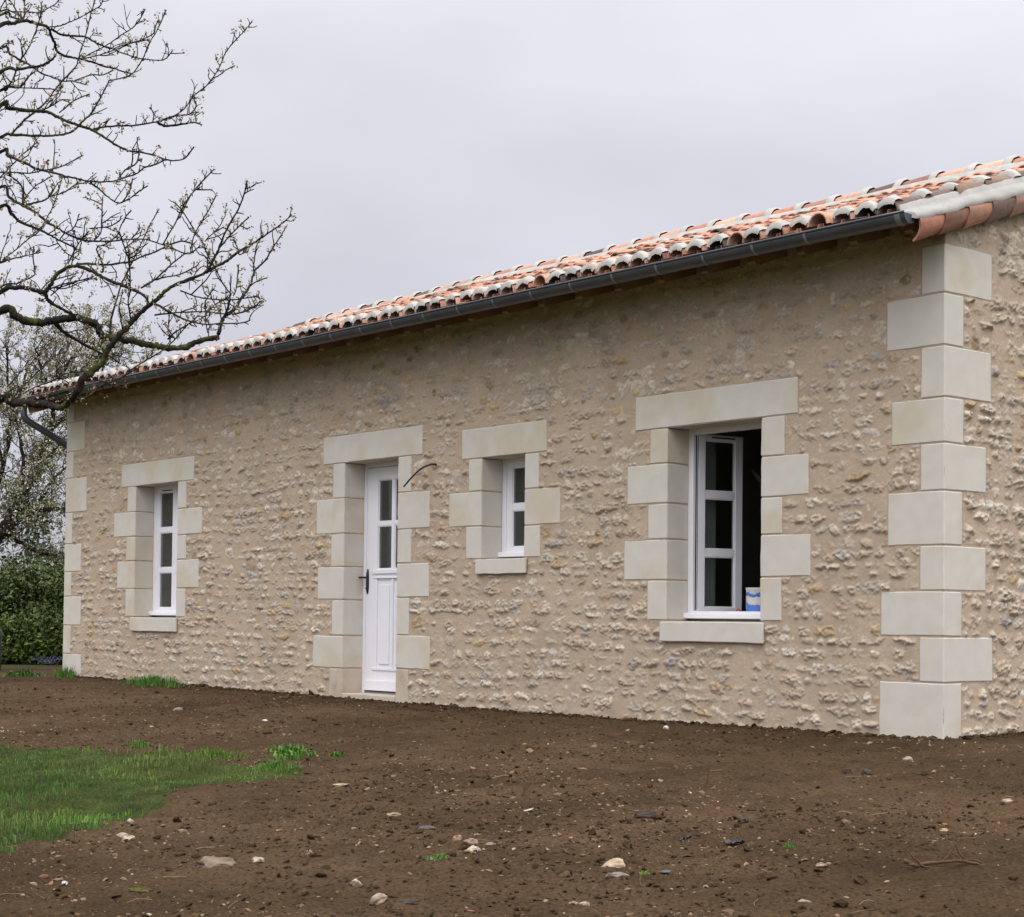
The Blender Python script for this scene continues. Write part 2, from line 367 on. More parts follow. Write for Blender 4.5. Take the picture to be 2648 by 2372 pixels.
PAL = np.array([(.51, .44, .345), (.47, .415, .34), (.52, .45, .355), (.43, .375, .305), (.46, .375, .275), (.42, .375, .32), (.46, .335, .19), (.34, .245, .155), (.345, .32, .295), (.55, .50, .425)])
PW = np.array([.2, .18, .17, .1, .13, .07, .045, .035, .02, .06]); PW = PW / PW.sum()
def rubble(S, Z, rects, seed, flat_top=2.75, more=1.0):
    r = np.random.default_rng(seed)
    SS, ZZ = np.meshgrid(S, Z)
    n1 = fbm(SS * 21, ZZ * 30, seed, 4, .6); n2 = fbm(SS * 46, ZZ * 62, seed + 5, 3); n0 = fbm(SS * 2.2, ZZ * 2.2, seed + 9, 3); n3 = fbm(SS * 6, ZZ * 6, seed + 12, 3)
    H = .0035 * n0 + .006 * n3 + .0022 * n1
    mort = np.array((.436, .345, .254))
    pal = PAL * .86 + mort * .14
    C = mort * (1 + .12 * n0 + .10 * n3 + .10 * n2)[..., None]
    z = -.35; tot = Z[-1]
    while z < tot:
        hrow = r.uniform(.070, .112)
        x = S[0] - .1 + r.uniform(0, .1)
        while x < S[-1] + .1:
            big = r.random() < .10
            w = r.uniform(.05, .20) * (1.4 if big else 1)
            cx = x + w / 2; x += w + abs(r.normal(.008, .028)) / more + (.09 if r.random() < .13 / more ** 2 else 0)
            wav = .022 * math.sin(cx * 1.3 + z * 2) + .012 * math.sin(cx * 3.1 + 1)
            cz = z + wav + r.normal(0, .006)
            b = hrow * r.uniform(.28, .48) * (1 + .12 * (more > 1)) * (1.25 if big else 1); a = w * .55
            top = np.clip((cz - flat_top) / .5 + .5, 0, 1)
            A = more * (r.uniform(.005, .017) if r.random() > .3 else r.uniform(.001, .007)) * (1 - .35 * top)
            i0, i1 = np.searchsorted(S, (cx - a * 1.5, cx + a * 1.5)); j0, j1 = np.searchsorted(Z, (cz - b * 1.6, cz + b * 1.6))
            rot = r.normal(0, .13); tx, tz = r.normal(0, .30), r.normal(-.45, .35); pw = r.uniform(1.4, 2.6)
            col = pal[r.choice(len(PAL), p=PW)] * r.uniform(.86, 1.1)
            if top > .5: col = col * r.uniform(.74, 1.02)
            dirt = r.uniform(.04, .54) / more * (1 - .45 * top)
            if i1 <= i0 or j1 <= j0: continue
            dx = (SS[j0:j1, i0:i1] - cx); dz = (ZZ[j0:j1, i0:i1] - cz)
            ca, sa = math.cos(rot), math.sin(rot)
            u = (dx * ca + dz * sa) / a; v = (-dx * sa + dz * ca) / b
            m1 = n1[j0:j1, i0:i1]; m2 = n2[j0:j1, i0:i1]
            rr = (np.abs(u) ** pw + np.abs(v) ** pw) ** (1 / pw) + 1.05 * m1
            hs = A * (1.0 - np.clip(rr, 0, 1.7) ** 4 + tx * u + tz * v) * (1 + .9 * m1) + .015 * m2 * min(1, A / .010) + .009 * m1
            cur = H[j0:j1, i0:i1]
            msk = (hs > cur + .0008) & (rr < 1.25)
            H[j0:j1, i0:i1] = np.where(msk, hs, cur)
            cc = col * (1 + .40 * m2 + .20 * m1)[..., None]
            # mortar smeared over part of the stone
            sm = np.clip((n3[j0:j1, i0:i1] + dirt - .28) * 4, 0, .75)[..., None]
            cc = cc * (1 - sm) + mort * .98 * sm
            C[j0:j1, i0:i1] = np.where(msk[..., None], cc, C[j0:j1, i0:i1])
        z += hrow
    for (a, b, c, d) in rects:
        i0, i1 = np.searchsorted(S, (a - .012, b + .012)); j0, j1 = np.searchsorted(Z, (c - .012, d + .012))
        H[j0:j1, i0:i1] = np.clip(.4 * H[j0:j1, i0:i1], -.004, .003)
        C[j0:j1, i0:i1] = mort * .97
    return H, np.clip(C, .02, .7)
def grid_faces(nx, nz, keep):
    idx = np.arange(nx * nz).reshape(nz, nx)
    q = np.stack([idx[:-1, :-1], idx[:-1, 1:], idx[1:, 1:], idx[1:, :-1]], -1)
    return q[keep]
# front sheet
xs = [0.004]
while xs[-1] > XL:
    d = 11.7 + (-xs[-1]) * .77
    xs.append(xs[-1] - .0072 * (d / 11.7) ** 1.15)
S = np.array(xs[::-1]); Zf = np.arange(-.35, 3.56, .0078)
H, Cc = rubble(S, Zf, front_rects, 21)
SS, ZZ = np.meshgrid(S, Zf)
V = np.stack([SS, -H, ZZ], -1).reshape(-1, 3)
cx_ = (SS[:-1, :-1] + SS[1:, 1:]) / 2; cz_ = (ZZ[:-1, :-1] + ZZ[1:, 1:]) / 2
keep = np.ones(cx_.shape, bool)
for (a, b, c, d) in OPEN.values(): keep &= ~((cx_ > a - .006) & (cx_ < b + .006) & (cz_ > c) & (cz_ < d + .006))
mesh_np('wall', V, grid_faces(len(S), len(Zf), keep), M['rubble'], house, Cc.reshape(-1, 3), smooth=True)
# right gable sheet
ys = [-.004]
while ys[-1] < WID: ys.append(ys[-1] + (.0075 if ys[-1] < 1.7 else .022))
Sg = np.array(ys); Zg = np.arange(-.35, 4.9, .0080)
H, Cc = rubble(Sg, Zg, gable_rects, 77, flat_top=9, more=1.35)
SS, ZZ = np.meshgrid(Sg, Zg)
V = np.stack([H, SS, ZZ], -1).reshape(-1, 3)
cy_ = (SS[:-1, :-1] + SS[1:, 1:]) / 2; cz_ = (ZZ[:-1, :-1] + ZZ[1:, 1:]) / 2
mesh_np('wall', V, grid_faces(len(Sg), len(Zg), cz_ < zc(cy_, 0) - .06), M['rubble'], house, Cc.reshape(-1, 3), smooth=True)
# core of the walls, the jamb fillings and the plain far sides
core = MB()
def core_front(x0, x1, z0, z1): core.box(x0, x1, .03, .5, z0, z1)
xc = -.5; edges = sorted([(a - .06, b + .06, c, d + .06) for a, b, c, d in OPEN.values()])
cur = XL + .02
for a, b, c, d in edges:
    core_front(cur, a, -.35, 3.5)
    if c > .1: core_front(a, b, -.35, c - .03)
    else: core.box(a, b, .25, .5, -.35, -.03)
    core_front(a, b, d, 3.5)
    cur = b
core_front(cur, -.02, -.35, 3.5)
for a, b, c, d in OPEN.values():          # mortar behind the joints of the jambs
    c = max(c, -.3)
    core.box(a - .09, a - .006, .012, .236, c, d + .05); core.box(b + .006, b + .09, .012, .236, c, d + .05)
    core.box(a - .05, b + .05, .012, .236, d + .009, d + .05)
def gable_core(x0, x1):
    prof = [(.51, -.35), (WID - .51, -.35), (WID - .51, float(zc(WID - .51, x0)) - .12), (WID / 2, float(zc(WID / 2, x0)) - .12), (.51, float(zc(.51, x0)) - .12)]
    n = len(prof)
    V = [(x0, y, z) for y, z in prof] + [(x1, y, z) for y, z in prof]
    T = [(0, i, i + 1) for i in range(1, n - 1)] + [(n, n + i + 1, n + i) for i in range(1, n - 1)]
    Q = [(i, n + i, n + (i + 1) % n, (i + 1) % n) for i in range(n)]
    core.add(V, Q, T)
gable_core(-.5, -.02); gable_core(XL + .02, XL + .5)
core.box(XL + .02, -.02, WID - .5, WID, -.35, 3.5)
core.build('wall', M['mortar'], house)
room = MB()
room.box(XL + .52, -.52, .52, WID - .52, -.30, .02)
room.build('floor', M['screed'], house)
room = MB(); room.box(XL + .49, -.49, .49, WID - .49, 2.62, 2.70)
for x in (-3.95, -8.3): room.box(x - .05, x + .05, .505, WID - .505, .021, 2.619)
for x0, x1 in ((XL + .505, -8.36), (-8.24, -4.01), (-3.89, -.505)):
    pass
room.build('room_lining', M['plaster'], house)
for n_, (a, b, c, d) in OPEN.items():     # plaster reveals behind the joinery
    c = max(c, .03); lin = MB()
    lin.box(a - .075, a - .055, .29, .60, c, d + .06); lin.box(b + .055, b + .075, .29, .60, c, d + .06)
    lin.box(a - .055, b + .055, .29, .60, d + .052, d + .075)
    if c > .1: lin.box(a - .055, b + .055, .29, .56, c - .02, c + .055)
    lin.build('window_reveal', M['placo'], house)

def block(name, x0, x1, y0, y1, z0, z1, amp=.0035, seed=0, material='lime', parent=house):
    bm = bmesh.new()
    nx = max(1, int((x1 - x0) / .07)); ny = max(1, int((y1 - y0) / .09)); nz = max(1, int((z1 - z0) / .07))
    bmesh.ops.create_cube(bm, size=1)
    for e_ in bm.edges: pass
    bmesh.ops.bevel(bm, geom=list(bm.edges), offset=.02, segments=1, affect='EDGES') if False else None
    bm.free()
    gx = np.linspace(x0, x1, nx + 1); gy = np.linspace(y0, y1, ny + 1); gz_ = np.linspace(z0, z1, nz + 1)
    bv = .0065
    def ins(g): return np.concatenate([[g[0], g[0] + bv], g[1:-1], [g[-1] - bv, g[-1]]])
    gx, gy, gz_ = ins(gx), ins(gy), ins(gz_)
    vid = {}; Vv = []; Q = []
    L_ = (len(gx) - 1, len(gy) - 1, len(gz_) - 1)
    def vert(i, j, k):
        key = (i, j, k)
        if key in vid: return vid[key]
        p = np.array([gx[i], gy[j], gz_[k]])
        # round the edges: pull vertices that lie on two or three faces inwards
        on = [(i in (0, L_[0])), (j in (0, L_[1])), (k in (0, L_[2]))]
        if sum(on) >= 2:
            ctr = np.array([(x0 + x1) / 2, (y0 + y1) / 2, (z0 + z1) / 2])
            for ax in range(3):
                if on[ax]: p[ax] += np.sign(ctr[ax] - p[ax]) * bv * (.5 if sum(on) == 2 else .75)
        q = p * 7 + seed * 3.1
        j_ = np.array([vnoise(np.array([q[1] + q[2]]), np.array([q[2] * 1.7 + q[0] + t * 5.3]), 40 + t)[0] for t in range(3)])
        edge = sum(on) >= 2
        p = p + j_ * amp * (2.4 if edge else .8)
        vid[key] = len(Vv); Vv.append(p); return vid[key]
    for ax in range(3):
        o1, o2 = [a for a in range(3) if a != ax]
        for side in (0, L_[ax]):
            for a in range(L_[o1]):
                for b in range(L_[o2]):
                    ids = []
                    for da, db in ((0, 0), (1, 0), (1, 1), (0, 1)):
                        t = [0, 0, 0]; t[ax] = side; t[o1] = a + da; t[o2] = b + db
                        ids.append(vert(*t))
                    flip = (side == 0) ^ (ax == 1)
                    Q.append(ids[::-1] if flip else ids)
    return mesh_np(name, np.array(Vv), np.array(Q), M[material], parent)
G = .0045
for i in range(10):
    block('quoin_stone', -QRF[i], .007, -.007, QRG[i], QR[i] + (G if i else -.25), QR[i + 1] - G, seed=i)
    block('quoin_stone', XL - .007, XL + QLF[i], -.007, .2 + .25 * (i % 2), QL[i] + (G if i else -.2), QL[i + 1] - G, seed=30 + i)
sd = 60
for k, rows in JAMB.items():
    o = OPEN[k[:-1]]
    for xe, z0, z1 in rows:
        sd += 1
        zb = z0 if z0 > 0 else -.25
        if k.endswith('L'): block('jamb_stone', xe, o[0], -.007, .232, zb, z1, seed=sd, material='limewarm' if zb < 0 else 'lime')
        else: block('jamb_stone', o[1], xe, -.007, .232, zb, z1, seed=sd, material='limewarm' if zb < 0 else 'lime')
for n_, a, b, c, d in LINT: sd += 1; block('lintel', a, b, -.009, .232, c, d, seed=sd, amp=.004)
for n_, a, b, c, d in SILL:
    sd += 1; block('sill_stone', a, b, -.036, -.0085, c, d, seed=sd)
    o = OPEN[n_]; q = MB(); q.box(o[0] + .002, o[1] - .002, -.008, .30, c + .01, d + .001); q.build('sill_bed', M['lime'], house)
block('doorstep', -7.03, -6.155, -.012, .30, -.28, .024, seed=200, material='limewarm')

# ------------------------------------------------------------------ joinery
def bev(o, w=.004, s=2):
    m = o.modifiers.new('bevel', 'BEVEL'); m.width = w; m.segments = s; m.limit_method = 'ANGLE'
    return o
def leaf_boxes(mb, gl, w, z0, z1, rows, stile=.07, rail_t=.055, rail_b=.055, bar=.055, th=.048, T=lambda u, v, z: (u, v, z), mould=True):
    def bx(u0, u1, v0, v1, a, b, target):
        V = [T(u, v, z) for z in (a, b) for v in (v0, v1) for u in (u0, u1)]
        Q = [(0, 2, 3, 1), (4, 5, 7, 6), (0, 1, 5, 4), (2, 6, 7, 3), (0, 4, 6, 2), (1, 3, 7, 5)]
        target.add(V, Q)
    bx(0, stile, 0, th, z0, z1, mb); bx(w - stile, w, 0, th, z0, z1, mb)
    bx(stile, w - stile, .001, th - .001, z1 - rail_t, z1 - .001, mb); bx(stile, w - stile, .001, th - .001, z0 + .001, z0 + rail_b, mb)
    gz0, gz1 = z0 + rail_b, z1 - rail_t
    ph = (gz1 - gz0 - bar * (rows - 1)) / rows
    for r in range(rows):
        a = gz0 + r * (ph + bar); b = a + ph
        bx(stile, w - stile, .022, .028, a, b, gl)
        if r: bx(stile, w - stile, .006, th - .006, a - bar, a, mb)
        if mould:
            e = .009
            bx(stile, stile + e, .010, .022, a, b, mb); bx(w - stile - e, w - stile, .010, .022, a, b, mb)
            bx(stile + e, w - stile - e, .010, .022, a, a + e, mb); bx(stile + e, w - stile - e, .010, .022, b - e, b, mb)
FW_ = .046
def window(name, rows, leaves, openang=None):
    x0, x1, z0, z1 = OPEN[name]
    zb = z0 + .030; yf = .236
    fr = MB()
    fr.box(x0 - .03, x0 + FW_, yf, yf + .062, zb, z1 + .03); fr.box(x1 - FW_, x1 + .03, yf, yf + .062, zb, z1 + .03)
    fr.box(x0 + FW_, x1 - FW_, yf + .001, yf + .061, z1 - .035, z1 + .03); fr.box(x0 + FW_, x1 - FW_, yf + .001, yf + .061, zb, zb + .05)
    w = bev(fr.build('window', M['pvc'], house))
    ds = MB(); ds.box(x0 - .004 if name != 'x' else x0, x1 + .004, yf - .05, yf - .001, z0 + .022, z0 + .066)
    bev(ds.build('drip_sill', M['pvc'], w), .008, 3)
    if name == 'big': pass
    lz0, lz1 = zb + .048, z1 - .025
    lw = (x1 - x0 - 2 * FW_) / leaves - .003
    for i in range(leaves):
        mb, gl = MB(), MB()
        if openang and openang[i] is not None:
            th_ = math.radians(openang[i]); c_, s_ = math.cos(th_), math.sin(th_)
            if i == 0: T = lambda u, v, z, c_=c_, s_=s_: (x0 + FW_ + .006 + u * c_ - v * s_, yf + .05 + u * s_ + v * c_, z)
            else: T = lambda u, v, z, c_=c_, s_=s_: (x1 - FW_ - .006 - u * c_ + v * s_, yf + .05 + u * s_ + v * c_, z)
        else:
            ux = x0 + FW_ + .001 + i * (lw + .003)
            T = lambda u, v, z, ux=ux: (ux + u, yf + .010 + v, z)
        leaf_boxes(mb, gl, lw, lz0, lz1, rows, T=T, bar=.058, rail_b=.034, rail_t=.045)
        sash = bev(mb.build('sash', M['pvc'], w), .003)
        gl.build('pane', M['glass'], w)
        if i == 0 and name != 'small':
            vt = MB()
            V = [T(u, v, z) for z in (lz1 - .027, lz1 - .017) for v in (-.004, .002) for u in (.13, lw - .08)]
            vt.add(V, [(0, 2, 3, 1), (4, 5, 7, 6), (0, 1, 5, 4), (2, 6, 7, 3), (0, 4, 6, 2), (1, 3, 7, 5)])
            vt.build('air_vent', M['seal'], w)
    return w
window('left', 3, 2); window('small', 2, 1)
wb = window('big', 3, 2, openang=(80, 86))
sl = MB(); x0, x1, z0, z1 = OPEN['big']
sl.box(x0 + FW_ + .0005, x0 + FW_ + .005, .262, .270, z0 + .09, z1 - .04); sl.box(x0 + FW_ + .0005, x0 + FW_ + .005, .284, .290, z0 + .09, z1 - .04)
sl.build('seal', M['seal'], wb)

# door
dx0, dx1, dz0, dz1 = OPEN['door']
yd = .240
lf = MB()
LX0, LX1, LZ0, LZ1 = -6.994, -6.191, .050, 2.222
GX = [(-6.815, -6.592), (-6.543, -6.320)]; GZ = [(1.231, 1.651), (1.690, 2.100)]
lf.box(LX0, GX[0][0], yd, yd + .05, LZ0, LZ1); lf.box(GX[1][1], LX1, yd, yd + .05, LZ0, LZ1)
lf.box(GX[0][0], GX[1][1], yd + .001, yd + .049, GZ[1][1], LZ1 - .001)
lf.box(GX[0][0], GX[1][1], yd + .001, yd + .049, 1.140, GZ[0][0])
lf.box(GX[0][0] - .07, GX[1][1] + .07, yd - .012, yd - .001, 1.185, 1.222)
lf.box(GX[0][0] - .065, GX[1][1] + .065, yd - .006, yd - .001, 1.140, 1.156)
for a, b in GX: lf.box(a, b, yd + .006, yd + .044, GZ[0][1], GZ[1][0])
lf.box(GX[0][1], GX[1][0], yd + .004, yd + .046, GZ[0][0], GZ[1][1])
for a, b in GX:
    for c, d in GZ:
        e = .010
        lf.box(a, a + e, yd + .012, yd + .022, c, d); lf.box(b - e, b, yd + .012, yd + .022, c, d)
        lf.box(a + e, b - e, yd + .012, yd + .022, c, c + e); lf.box(a + e, b - e, yd + .012, yd + .022, d - e, d)
lf.box(GX[0][0], GX[1][1], yd + .001, yd + .049, LZ0, .262)
lf.box(-6.585, -6.550, yd + .002, yd + .048, .262, 1.140)
PN = [(-6.815, -6.585), (-6.550, -6.320)]
for a, b in PN:
    lf.box(a, b, yd + .016, yd + .040, .262, 1.140)
    lf.box(a + .032, b - .032, yd + .006, yd + .016, .31, 1.075)
lf.box(GX[0][0] - .06, GX[1][1] + .06, yd - .010, yd - .001, .250, .275)
lf.box(LX0 + .004, LX1 - .004, yd - .022, yd - .001, .053, .150)
door = bev(lf.build('door', M['pvc'], house), .004)
df = MB()
df.box(dx0 - .03, dx0 + .036, yd - .008, yd + .06, -.01, dz1 + .03); df.box(dx1 - .036, dx1 + .03, yd - .008, yd + .06, -.01, dz1 + .03)
df.box(dx0 + .036, dx1 - .036, yd - .007, yd + .059, dz1 - .036, dz1 + .03)
bev(df.build('door_frame', M['pvc'], door))
gl = MB()
for a, b in GX:
    for c, d in GZ: gl.box(a, b, yd + .0225, yd + .028, c, d)
gl.build('pane', M['glass'], door)
th = MB(); th.box(dx0, dx1, yd - .004, yd + .05, .0245, .040); th.build('threshold', M['zincband'], door)
hd = MB()
V, Q, T_ = tube_arrays([(-6.965, yd - .004, z) for z in np.linspace(.99, 1.234, 9)], [.006, .014, .017, .018, .018, .018, .017, .014, .006], 10); hd.add(V, Q, T_)
V, Q, T_ = tube_arrays([(-6.965, yd - .01, 1.15), (-6.965, yd - .045, 1.15), (-6.975, yd - .058, 1.15), (-7.0, yd - .060, 1.151), (-7.06, yd - .058, 1.153), (-7.075, yd - .052, 1.15)], [.011, .010, .010, .0095, .009, .006], 8); hd.add(V, Q, T_)
V, Q, T_ = tube_arrays([(-6.965, yd - .02, 1.045), (-6.965, yd - .028, 1.045)], [.010, .009], 8); hd.add(V, Q, T_)
hd.build('handle', M['iron'], door, smooth=True)

# ------------------------------------------------------------------ roof
DK = np.array([(.11, .075, .06), (.085, .07, .06), (.15, .10, .07), (.20, .10, .075)])
LT = np.array([(.56, .30, .205), (.52, .265, .175), (.60, .34, .24), (.49, .22, .14), (.55, .32, .235), (.42, .21, .15)])
def tilecol(r): 
    if r.random() < .24: return DK[r.integers(len(DK))] * r.uniform(.8, 1.4)
    return LT[r.integers(len(LT))] * r.uniform(.8, 1.1)
rr_ = np.random.default_rng(4)
tl = MB(); wm = MB()
sec = np.linspace(0, math.pi, 8)
SP = .195; NC = 68; EXP = .33; LEN = .43
def cover(x, y0, y1, r0, r1, dz0, dz1, col, mb, thick=.013, kx=1.0):
    """barrel tile lying down the slope, lower end at y0"""
    rings = []
    for (y, r, dz) in ((y0, r0, dz0), ((y0 + y1) / 2, (r0 + r1) / 2, (dz0 + dz1) / 2), (y1, r1, dz1)):
        zz = float(zc(y, x)) + dz
        rings.append(np.stack([x + kx * r * np.cos(sec), np.full(8, y), zz + r * np.sin(sec)], -1))
    r = r0 - thick
    inner0 = np.stack([x + kx * r * np.cos(sec), np.full(8, y0 + .001), float(zc(y0, x)) + dz0 + r * np.sin(sec)], -1)
    r = r1 - thick
    inner1 = np.stack([x + kx * r * np.cos(sec), np.full(8, y1), float(zc(y1, x)) + dz1 + r * np.sin(sec)], -1)
    V = np.concatenate(rings + [inner0, inner1])
    Q = []
    for a, b in ((0, 8), (8, 16)):
        for j in range(7): Q.append((a + j + 1, a + j, b + j, b + j + 1))
    for j in range(7): Q.append((24 + j + 1, 24 + j, j, j + 1)); Q.append((24 + j, 24 + j + 1, 32 + j + 1, 32 + j))
    nz_ = 1 + rng.uniform(-.18, .18, len(V))
    C = np.asarray(col) * nz_[:, None]
    C[24:] *= .8
    mb.add(V, Q, col=C)
for k in range(NC):
    x = -.08 - SP * k + rr_.normal(0, .006)
    row = 0; y = -.50 + rr_.normal(0, .012)
    while y < 3.55:
        col = tilecol(rr_)
        if k == 0 and rr_.random() < .7: col = DK[rr_.integers(4)] * 1.5
        cover(x + rr_.normal(0, .004), y, min(y + LEN, 3.66), .088 + rr_.normal(0, .003), .070, .010 + rr_.normal(0, .005), -.012, col, tl)
        if (row == 0 and (k < 2 or rr_.random() < .93)) or (k == 0) or rr_.random() < (.16 if row == 1 else .02):      # lumps of white mortar on the lower end
            ln = rr_.uniform(.06, .11) if row == 0 else rr_.uniform(.05, .09)
            a0_, a1_ = rr_.uniform(.35, .8), rr_.uniform(.2, .75); msec = np.linspace(a0_, math.pi - a1_, 8)
            V = []
            for iy, t in enumerate((0, .35, .7, 1)):
                yy = y - .008 + t * ln
                for j, s_ in enumerate(msec):
                    wob = rr_.normal(0, .0012)
                    lim = .015 * math.sin(s_ * 3 + k) * (t > .6)
                    rad = (.093 + .005 * math.sin(t * 3.1) if t < .99 else .084) + wob
                    V.append((x + rad * math.cos(s_), yy + lim + rr_.normal(0, .002), float(zc(yy, x)) + .010 + rad * math.sin(s_)))
            for j, s_ in enumerate(msec):
                rad = .066 + rr_.normal(0, .004); V.append((x + rad * 1.05 * math.cos(s_), y - .004, float(zc(y, x)) + .008 + rad * math.sin(s_) * .80))
            Q = []
            for a in range(3):
                for j in range(7): Q.append((a * 8 + j + 1, a * 8 + j, a * 8 + 8 + j, a * 8 + 8 + j + 1))
            for j in range(7): Q.append((32 + j + 1, 32 + j, j, j + 1))
            wm.add(V, Q)
        y += EXP + rr_.normal(0, .012); row += 1
    # channel tiles between the covers
    xv = x - SP / 2
    y = -.47 + rr_.normal(0, .01)
    while y < 3.5:
        col = tilecol(rr_) * .9
        V = []
        for (yy, rad, dz) in ((y, .088, .022), (y + LEN, .100, .012)):
            for s_ in sec: V.append((xv + rad * math.cos(s_), yy, float(zc(min(yy, 3.6), xv)) + dz - rad * math.sin(s_) * .85))
        for (yy, rad, dz) in ((y, .076, .022),):
            for s_ in sec: V.append((xv + rad * math.cos(s_), yy, float(zc(yy, xv)) + dz - rad * math.sin(s_) * .82))
        Q = [(j, j + 1, 8 + j + 1, 8 + j) for j in range(7)] + [(16 + j, 16 + j + 1, j + 1, j) for j in range(7)]
        tl.add(V, Q, col=np.asarray(col) * (1 + rr_.uniform(-.15, .15, (24, 1))))
        y += EXP
# back slope: the same tiles seen only as ridges of a corrugated sheet
xb = np.arange(XL - .1, .1, SP / 6); yb = np.arange(3.6, WID + .55, .33)
XX, YY = np.meshgrid(xb, yb)
ZB = zc(YY, XX) + .035 + .05 * np.cos((XX + .08) / SP * 2 * math.pi)
idx = np.arange(XX.size).reshape(XX.shape)
q = np.stack([idx[:-1, :-1], idx[:-1, 1:], idx[1:, 1:], idx[1:, :-1]], -1).reshape(-1, 4)
tl.add(np.stack([XX, YY, ZB], -1), q, col=np.array((.42, .19, .11)) * (1 + rng.uniform(-.3, .3, (XX.size, 1))))
roof = tl.build('roof', M['tile'], house, smooth=False)
for p in roof.data.polygons: p.use_smooth = True
# ridge
rg = MB(); 
x = .12
def ridge_z(x): return float(zc(3.6, x)) + .035
while x > XL - .2:
    x1 = x - .40
    col = tilecol(rr_); V = []
    for (xx, rad) in ((x, .122), (x1 - .04, .102)):
        for s_ in sec: V.append((xx, 3.6 - rad * math.cos(s_) * 1.15, ridge_z(min(max(xx, XL), 0)) + rad * math.sin(s_)))
    rg.add(V, [(j, j + 1, 8 + j + 1, 8 + j) for j in range(7)], col=np.asarray(col) * (1 + rr_.uniform(-.15, .15, (16, 1))))
    V = []
    wj = rr_.uniform(.05, .08)
    for xx, dr in ((x + .035, 0), (x + .02, .012), (x - wj + .02, .012), (x - wj, -.004)):
        for s_ in sec: V.append((xx + rr_.normal(0, .004), 3.6 - (.122 + dr) * math.cos(s_) * 1.15, ridge_z(min(max(xx, XL), 0)) + (.122 + dr) * math.sin(s_)))
    wm.add(V, [(a * 8 + j, a * 8 + j + 1, a * 8 + 9 + j, a * 8 + 8 + j) for a in range(3) for j in range(7)])
    x = x1
rg.build('ridge_tiles', M['tile'], roof, smooth=True)
# bed of mortar under the ridge
xx = np.arange(XL, .1, .06); V = []
for x_ in xx:
    zr = ridge_z(min(max(x_, XL), 0))
    V += [(x_, 3.6 - .16, zr + .03), (x_, 3.6 - .185 + rr_.normal(0, .006), zr - .0), (x_, 3.6 - .255 + rr_.normal(0, .02), zr - .085)]
n_ = len(xx)
wm.add(V, [(i * 3 + j, i * 3 + 3 + j, i * 3 + 4 + j, i * 3 + 1 + j) for i in range(n_ - 1) for j in range(2)])
# verges: barrel tiles set on edge under a band of mortar
for side, xo in ((1, 0.0), (-1, XL)):
    y = -.46; vg = MB()
    while y < 3.55:
        y1 = y + .285; V = []
        col = LT[rr_.integers(len(LT))] * rr_.uniform(.55, .95) if rr_.random() < .8 else DK[rr_.integers(4)] * 2
        aa = np.linspace(math.radians(42), math.radians(-64), 9)
        for (yy, rad) in ((y, .112), (y1 + .05, .096)):
            z_ = float(zc(yy, xo)) - .125
            for s_ in aa: V.append((xo + side * (.040 + rad * math.cos(s_)), yy, z_ + rad * math.sin(s_)))
        for s_ in aa: V.append((xo + side * (.040 + .098 * math.cos(s_)), y + .001, float(zc(y, xo)) - .125 + .098 * math.sin(s_)))
        Q = [(j + 1, j, 9 + j, 10 + j) for j in range(8)] + [(18 + j, 18 + j + 1, j + 1, j) for j in range(8)]
        vg.add(V, Q, col=np.asarray(col) * (1 + rr_.uniform(-.22, .22, (27, 1))))
        y += .265
    vg.build('verge_tiles', M['tile'], roof, smooth=True)
    yy_ = np.arange(-.49, 3.62, .035); V = []
    for i, y_ in enumerate(yy_):
        z_ = float(zc(y_, xo)); wv = .005 * math.sin(y_ * 9) + .004 * math.sin(y_ * 23 + 1) + rr_.normal(0, .0015)
        low = 1.0 if i else .6
        for px_, pz_ in ((-.022, .040), (.004, .030 + wv * .4), (.016 + wv * .3, .002), (.045, -.018), (.085 + rr_.normal(0, .003), -.020), (.126 + rr_.normal(0, .003), -.042 + wv * .5), (.146, -.070 + wv * .6), (.141, -.088 + wv)):
            V.append((xo + side * px_, y_ + rr_.normal(0, .001), z_ + pz_ + rr_.normal(0, .0007)))
    vm = MB(); k = 8; n_ = len(yy_)
    vm.add(V, [(i * k + j, i * k + j + 1, i * k + k + j + 1, i * k + k + j) for i in range(n_ - 1) for j in range(k - 1)])
    # closing lump at the eave corner
    V0 = np.array(V[:k]); c0 = V0.mean(0) + np.array([-.02 * side, -.012, -.03])
    vm.add(np.vstack([V0, c0]), None, [(j, j + 1, k) for j in range(k - 1)])
    vm.build('verge_mortar', M['vergemortar'], roof, smooth=True)
wm.build('mortar_bedding', M['whitemortar'], roof, smooth=True)
# boarding and rafters below the tiles
dk = MB()
xx = np.linspace(XL - .10, .10, 40)
for ya, yb_ in ((-.49, 3.6), (3.6, WID + .5)):
    V = []
    for x_ in xx:
        for y_ in (ya, yb_):
            z_ = float(zc(min(y_, WID + .49), x_)) - .072
            V += [(x_, y_, z_), (x_, y_, z_ - .022)]
    Q = []
    for i in range(len(xx) - 1):
        a = i * 4; b = a + 4
        Q += [(a, a + 2, b + 2, b), (a + 1, b + 1, b + 3, a + 3), (a, b, b + 1, a + 1), (a + 2, a + 3, b + 3, b + 2)]
    dk.add(V, Q)
dk.build('eave_boarding', M['deck'], roof)
for i in range(29):
    x_ = -.03 - .462 * i
    rf = MB(); V = []
    for y_, hh in ((-.36, .05), (-.33, .075), (.45, .075)):
        z_ = float(zc(y_, x_)) - .096
        for xq in (x_ - .034, x_ + .034): V += [(xq, y_, z_), (xq, y_, z_ - hh)]
    Q = []
    for s_ in range(2):
        a = s_ * 4; b = a + 4
        Q += [(a, a + 1, b + 1, b), (a + 2, b + 2, b + 3, a + 3), (a, b, b + 2, a + 2), (a + 1, a + 3, b + 3, b + 1)]
    Q += [(0, 2, 3, 1)]
    rf.add(V, Q); rf.build('rafter', M['wood'], house)
